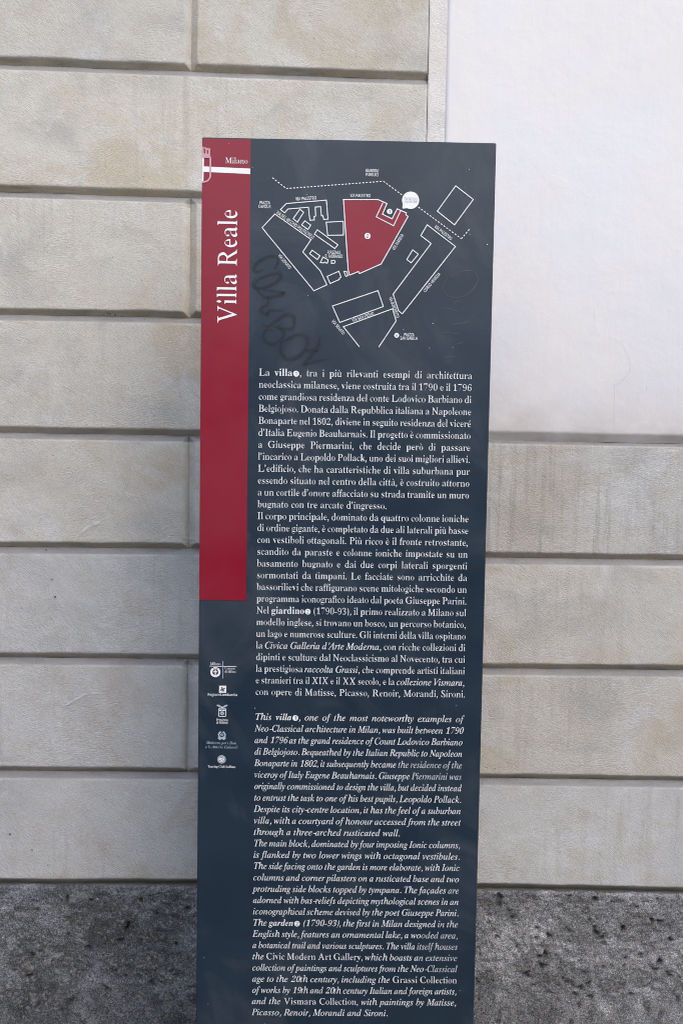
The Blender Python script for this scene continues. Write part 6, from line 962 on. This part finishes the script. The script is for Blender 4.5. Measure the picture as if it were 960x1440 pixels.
# map ---------------------------------------------------------------
rmap = MB(); LW = 1.5
for q in MAP_CLOSED: ribbon(q, LW, at_face(ART), rmap, 0, False, True)
for q in MAP_OPEN: ribbon(q, LW, at_face(ART), rmap, 0, False)
for q in MAP_DASHED:
    acc = 0; on = 3.3; per = 5.9
    for i in range(len(q)-1):
        a = np.array(q[i]); b = np.array(q[i+1]); Ln = np.hypot(*(b-a)); t = 0.0
        while t < Ln:
            e = min(Ln, t+on); ribbon([a+(b-a)*t/Ln, a+(b-a)*e/Ln], LW, at_face(ART), rmap, 0, False); t += per
route = rmap.build('street_map', M['line'], sign)
mb = MB(); mb.tess([[MAP_GARDEN]], at_face(.0004)); gar = mb.build('garden_area', M['red'], route)
mb = MB(); ribbon(MAP_GARDEN, LW*1.1, at_face(ART), mb, 0, False, True); ribbon(MAP_VILLA_LINE, LW, at_face(ART-.0002), mb, 0, False)
mb.build('garden_outline', M['line'], route)
for c, r_, ch in ((BADGE_1, 4.6, '1'), (BADGE_2, 5.2, '2')):
    mb = MB(); badge(mb, c[0], c[1], r_, ch, at_face(-.0004)); mb.build('number_badge', M['white'], route)
c, tip = BUBBLE; mb = MB(); R0 = 14.6
ring = [(c[0]+R0*math.cos(math.radians(t)), c[1]+R0*math.sin(math.radians(t))) for t in range(-112, 202, 8)]
mb.tess([[ring+[tuple(tip)]]], at_face(-.0003)); bub = mb.build('location_bubble', M['white'], route)
def label(mb, txt, A, B, y, cap, m=0, st='S'):
    A = np.array(A); B = np.array(B); dv = B-A; Ln = np.hypot(*dv); dv /= Ln; nv = np.array((-dv[1], dv[0]))
    w0 = width([(st, txt)], .2)
    def pl(x, q):
        P = A+dv*x*Ln/w0+nv*(q*cap/.4795-cap/2); return at_face(y)(*P)
    draw(mb, [(st, txt)], 0, 1.0, .2, pl, m)
for txt, A, B in STREETS:
    mb = MB(); label(mb, txt, A, B, -.0004, 5.3); mb.build('street_label', M['white'], route)
mb = MB()
for (txt, A, B), cp in zip(BUBBLE_TEXT, (4.4, 2.7)): label(mb, txt, A, B, -.0006, cp)
mb.build('bubble_lettering', M['ink'], route)
mb = MB(); c = METRO_DOT
mb.tess([[[(c[0]+4.2*math.cos(i*math.pi/10), c[1]+4.2*math.sin(i*math.pi/10)) for i in range(20)]]], at_face(-.0003))
ribbon([(c[0]-1.6, c[1]-1.6), (c[0]+1.6, c[1]+1.4)], .9, at_face(-.0006), mb, 1, False); ribbon([(c[0]+1.7, c[1]-1), (c[0]-.6, c[1]-.8), (c[0]-.4, c[1]+1.3)], .8, at_face(-.0009), mb, 1, False)
mb.build('location_dot', [M['white'], M['ink']], route)

# partner marks ------------------------------------------------------
def disc(mb, c, r, y, m, n=28, squash=1): mb.tess([[[(c[0]+r*math.cos(i*2*math.pi/n), c[1]+squash*r*math.sin(i*2*math.pi/n)) for i in range(n)]]], at_face(y), m)
def ringm(mb, c, r0, r1, y, m, n=28, gap=0, wob=0):
    for i in range(n):
        t0 = math.pi/2+gap+(2*math.pi-2*gap)*i/n; t1 = math.pi/2+gap+(2*math.pi-2*gap)*(i+1)/n
        k = wob*(1 if i % 2 else -1)
        P = [(c[0]+(r0)*math.cos(t0), c[1]+r0*math.sin(t0)), (c[0]+(r1+k)*math.cos(t0), c[1]+(r1+k)*math.sin(t0)), (c[0]+(r1-k)*math.cos(t1), c[1]+(r1-k)*math.sin(t1)), (c[0]+r0*math.cos(t1), c[1]+r0*math.sin(t1))]
        mb.poly([at_face(y)(*q) for q in reversed(P)], m)
def rect(mb, x0, z0, x1, z1, y, m): mb.poly([at_face(y)(*q) for q in ((x0, z0), (x1, z0), (x1, z1), (x0, z1))], m)
def words(mb, st, txt, x0, x1, z, cap, m=0, y=-.0004, sp=.18):
    w0 = width([(st, txt)], sp); k = (x1-x0)/w0; s = cap/.455
    draw(mb, [(st, txt)], 0, 1.0, sp, lambda x, q: at_face(y)(x0+x*k, z+q*s), m)
LM = [M['white'], M['pale_blue'], M['panel']]
T, h0, h1, v0, v1, wc, cm, dm = LOGO_CITY
mb = MB()
words(mb, 'R', 'Milano', T[0]-9.3, T[0]+9.3, T[1]-.6, 4.6)
ribbon([h0, h1], 1.0, at_face(-.0003), mb, 0, False); ribbon([v0, v1], 1.0, at_face(-.0006), mb, 1, False)
ringm(mb, wc, 5.2, 8.9, -.0003, 0, 26, .55, .35); 
rect(mb, wc[0]-3.6, wc[1]+5.4, wc[0]+3.6, wc[1]+9.0, -.0005, 0)
for dx in (-2.3, 0, 2.3): rect(mb, wc[0]+dx-.5, wc[1]+6.2, wc[0]+dx+.5, wc[1]+8.0, -.0007, 2)
rect(mb, wc[0]-.95, wc[1]-4.8, wc[0]+.95, wc[1]+4.6, -.0005, 0); rect(mb, wc[0]-3.6, wc[1]-.2, wc[0]+3.6, wc[1]+1.7, -.0008, 0)
words(mb, 'R', 'Comune', cm[0], cm[0]+18, cm[1], 4.1); words(mb, 'R', 'di Milano', dm[0], dm[0]+20, dm[1], 4.1)
mb.build('partner_emblem', LM, sign)
c, a, b = LOGO_REGION; mb = MB(); h = 6.3
rect(mb, c[0]-h, c[1]-h, c[0]+h, c[1]+h, -.0003, 0)
for i in range(4):
    t = math.radians(28+90*i); e = (c[0]+3.0*math.cos(t), c[1]+3.0*math.sin(t))
    disc(mb, e, 1.35, -.0005-.0001*i, 2, 12); ribbon([c, e], 1.5, at_face(-.0010-.0001*i), mb, 2, False)
words(mb, 'S', 'RegioneLombardia', a[0], b[0], a[1], 4.3); mb.build('partner_emblem', LM, sign)
c, p0, p1, q0, q1 = LOGO_PROVINCE; mb = MB()
ribbon([(c[0]-6.2, c[1]+6.4), (c[0]+6.2, c[1]+6.4), (c[0]+6.2, c[1]-6.6), (c[0]+3, c[1]-7.4), (c[0]-3, c[1]-7.4), (c[0]-6.2, c[1]-6.6)], 1.1, at_face(-.0003), mb, 0, False, True)
rect(mb, c[0]-5, c[1]+2.8, c[0]-.7, c[1]+4.9, -.0004, 0); rect(mb, c[0]+.7, c[1]+2.8, c[0]+5, c[1]+4.9, -.0004, 0)
for i in range(6): disc(mb, (c[0]+2.3*math.cos(i*math.pi/3), c[1]-1.6+2.3*math.sin(i*math.pi/3)), 1.6, -.0004-.00008*i, 1, 10)
for s in (-1, 1):
    mb.tess([[[(c[0]+s*1.0, c[1]+8.4), (c[0]+s*2.5, c[1]+11.6), (c[0]+s*5.5, c[1]+13.6), (c[0]+s*9, c[1]+14), (c[0]+s*10, c[1]+12.2), (c[0]+s*7, c[1]+10.4), (c[0]+s*4, c[1]+8.8)]]], at_face(-.0005), 1)
disc(mb, (c[0], c[1]+9.2), 1.5, -.0009, 0, 12)
words(mb, 'S', 'Provincia', p0[0], p1[0], p0[1], 4.2); words(mb, 'S', 'di Milano', q0[0], q1[0], q0[1], 4.2); mb.build('partner_emblem', LM, sign)
c, a, b, e, g = LOGO_MINISTRY; mb = MB()
ringm(mb, c, 4.2, 6.9, -.0003, 1, 24, .28, .35)
mb.tess([[[(c[0]+(3.6 if i % 2 == 0 else 1.7)*math.sin(i*math.pi/5), c[1]+.4+(3.6 if i % 2 == 0 else 1.7)*math.cos(i*math.pi/5)) for i in range(10)]]], at_face(-.0005), 1)
disc(mb, (c[0], c[1]+.4), 1.0, -.0007, 2, 10)
ribbon([(c[0]-6.8, c[1]-5.0), (c[0]-3.2, c[1]-6.4), (c[0], c[1]-6.2), (c[0]+3.2, c[1]-6.4), (c[0]+6.8, c[1]-5.0)], 2.6, at_face(-.0009), mb, 1, False)
for s in (-1, 1): ribbon([(c[0]+s*2, c[1]-6.5), (c[0]+s*4.6, c[1]-8.6)], 2.2, at_face(-.0012), mb, 1, False)
words(mb, 'I', 'Ministero per i Beni', a[0], b[0], a[1], 4.8, 1); words(mb, 'I', 'e le Attività Culturali', e[0], g[0], e[1], 4.8, 1); mb.build('partner_emblem', LM, sign)
c, a, b = LOGO_CLUB; mb = MB()
ringm(mb, c, 6.0, 7.5, -.0003, 1, 28); disc(mb, c, 5.3, -.0003, 0)
ribbon(smooth_path([(c[0]-3.6, c[1]+2.6), (c[0], c[1]+3.6), (c[0]+3.4, c[1]+1.6), (c[0]+1, c[1]+.4), (c[0]-1.4, c[1]+.8)], 3), .9, at_face(-.0005), mb, 2, False)
ribbon(smooth_path([(c[0]-4, c[1]-1), (c[0]-1.4, c[1]-2.8), (c[0]+2.2, c[1]-2.6), (c[0]+3.8, c[1]-.6)], 3), .9, at_face(-.0005), mb, 2, False)
words(mb, 'B', 'Touring Club Italiano', a[0], b[0], a[1], 4.2); mb.build('partner_emblem', LM, sign)

# wiped-off graffiti, scuffs, specks -----------------------------------
mb = MB()
for i, q in enumerate(TAG): ribbon(smooth_path(q, 5), 6.3, at_face(-.0008-.0002*i), mb, 0, True)
tag(mb.build('graffiti_tag', M['marker'], sign), 'wiped dark marker scrawl left of the map')
mb = MB()
for i, q in enumerate(TAG_THIN): ribbon(smooth_path(q, 5), 1.5 if i else 2.0, at_face(-.0006-.0001*i), mb, 0, True)
mb.build('scuff_mark', M['scratch'], sign)
for (x, z, r_) in SPECKS:
    mb = MB(); disc(mb, (x, z), r_, -.0022, 0, 7); mb.build('paint_speck', M['line'], sign)

# ------------------------------------------------------------------ ground and street side
g = MB(); g.box((-60, -80, -.5), (60, 40, -.13)); tag(g.build('ground', M['asphalt']), kind='structure')
g = MB(); g.box((-30, -3.6, -.127), (30, .78, 0)); tag(g.build('pavement', M['paving']), kind='structure')

# added unseen blocker: keeps the low sky from the foot of the wall
def hedge_blocker():
    mb = MB(); x0, x1, y0, y1, h = -9.0, 9.0, -5.4, -4.4, 2.4
    def P(x, y, z, n):
        k = .07*fbm(np.array([x*3.1+y*1.7]), np.array([z*3.3+y*2.3]), 5, 4)[0]+.05*fbm(np.array([x*13.0]), np.array([z*13.0+y*11]), 9, 2)[0]
        return (x+n[0]*k, y+n[1]*k, z+n[2]*k)
    def sheet(A, B, n, na, nb):
        A0, A1 = A; b = len(mb.v)
        for j in range(nb+1):
            for i in range(na+1):
                q = Vector(A0[0])+(Vector(A0[1])-Vector(A0[0]))*i/na
                q2 = Vector(A1[0])+(Vector(A1[1])-Vector(A1[0]))*i/na
                p = q+(q2-q)*j/nb; mb.v.append(P(p.x, p.y, p.z, n))
        for j in range(nb):
            for i in range(na):
                a = b+j*(na+1)+i; mb.f.append((a, a+1, a+na+2, a+na+1)); mb.mi.append(0)
    z0 = -.127
    sheet((((x1, y1, z0), (x0, y1, z0)), ((x1, y1, h), (x0, y1, h))), None, (0, 1, 0), 240, 30)
    sheet((((x0, y0, z0), (x1, y0, z0)), ((x0, y0, h), (x1, y0, h))), None, (0, -1, 0), 120, 15)
    sheet((((x1, y1, h), (x0, y1, h)), ((x1, y0, h), (x0, y0, h))), None, (0, 0, 1), 240, 14)
    o = mb.build('added_hedge_blocker', M['blocker_leaf'])
    tag(o, 'added dark green light blocker behind the camera, unseen, facing the wall and sign', 'hedge_blocker')
hedge_blocker()
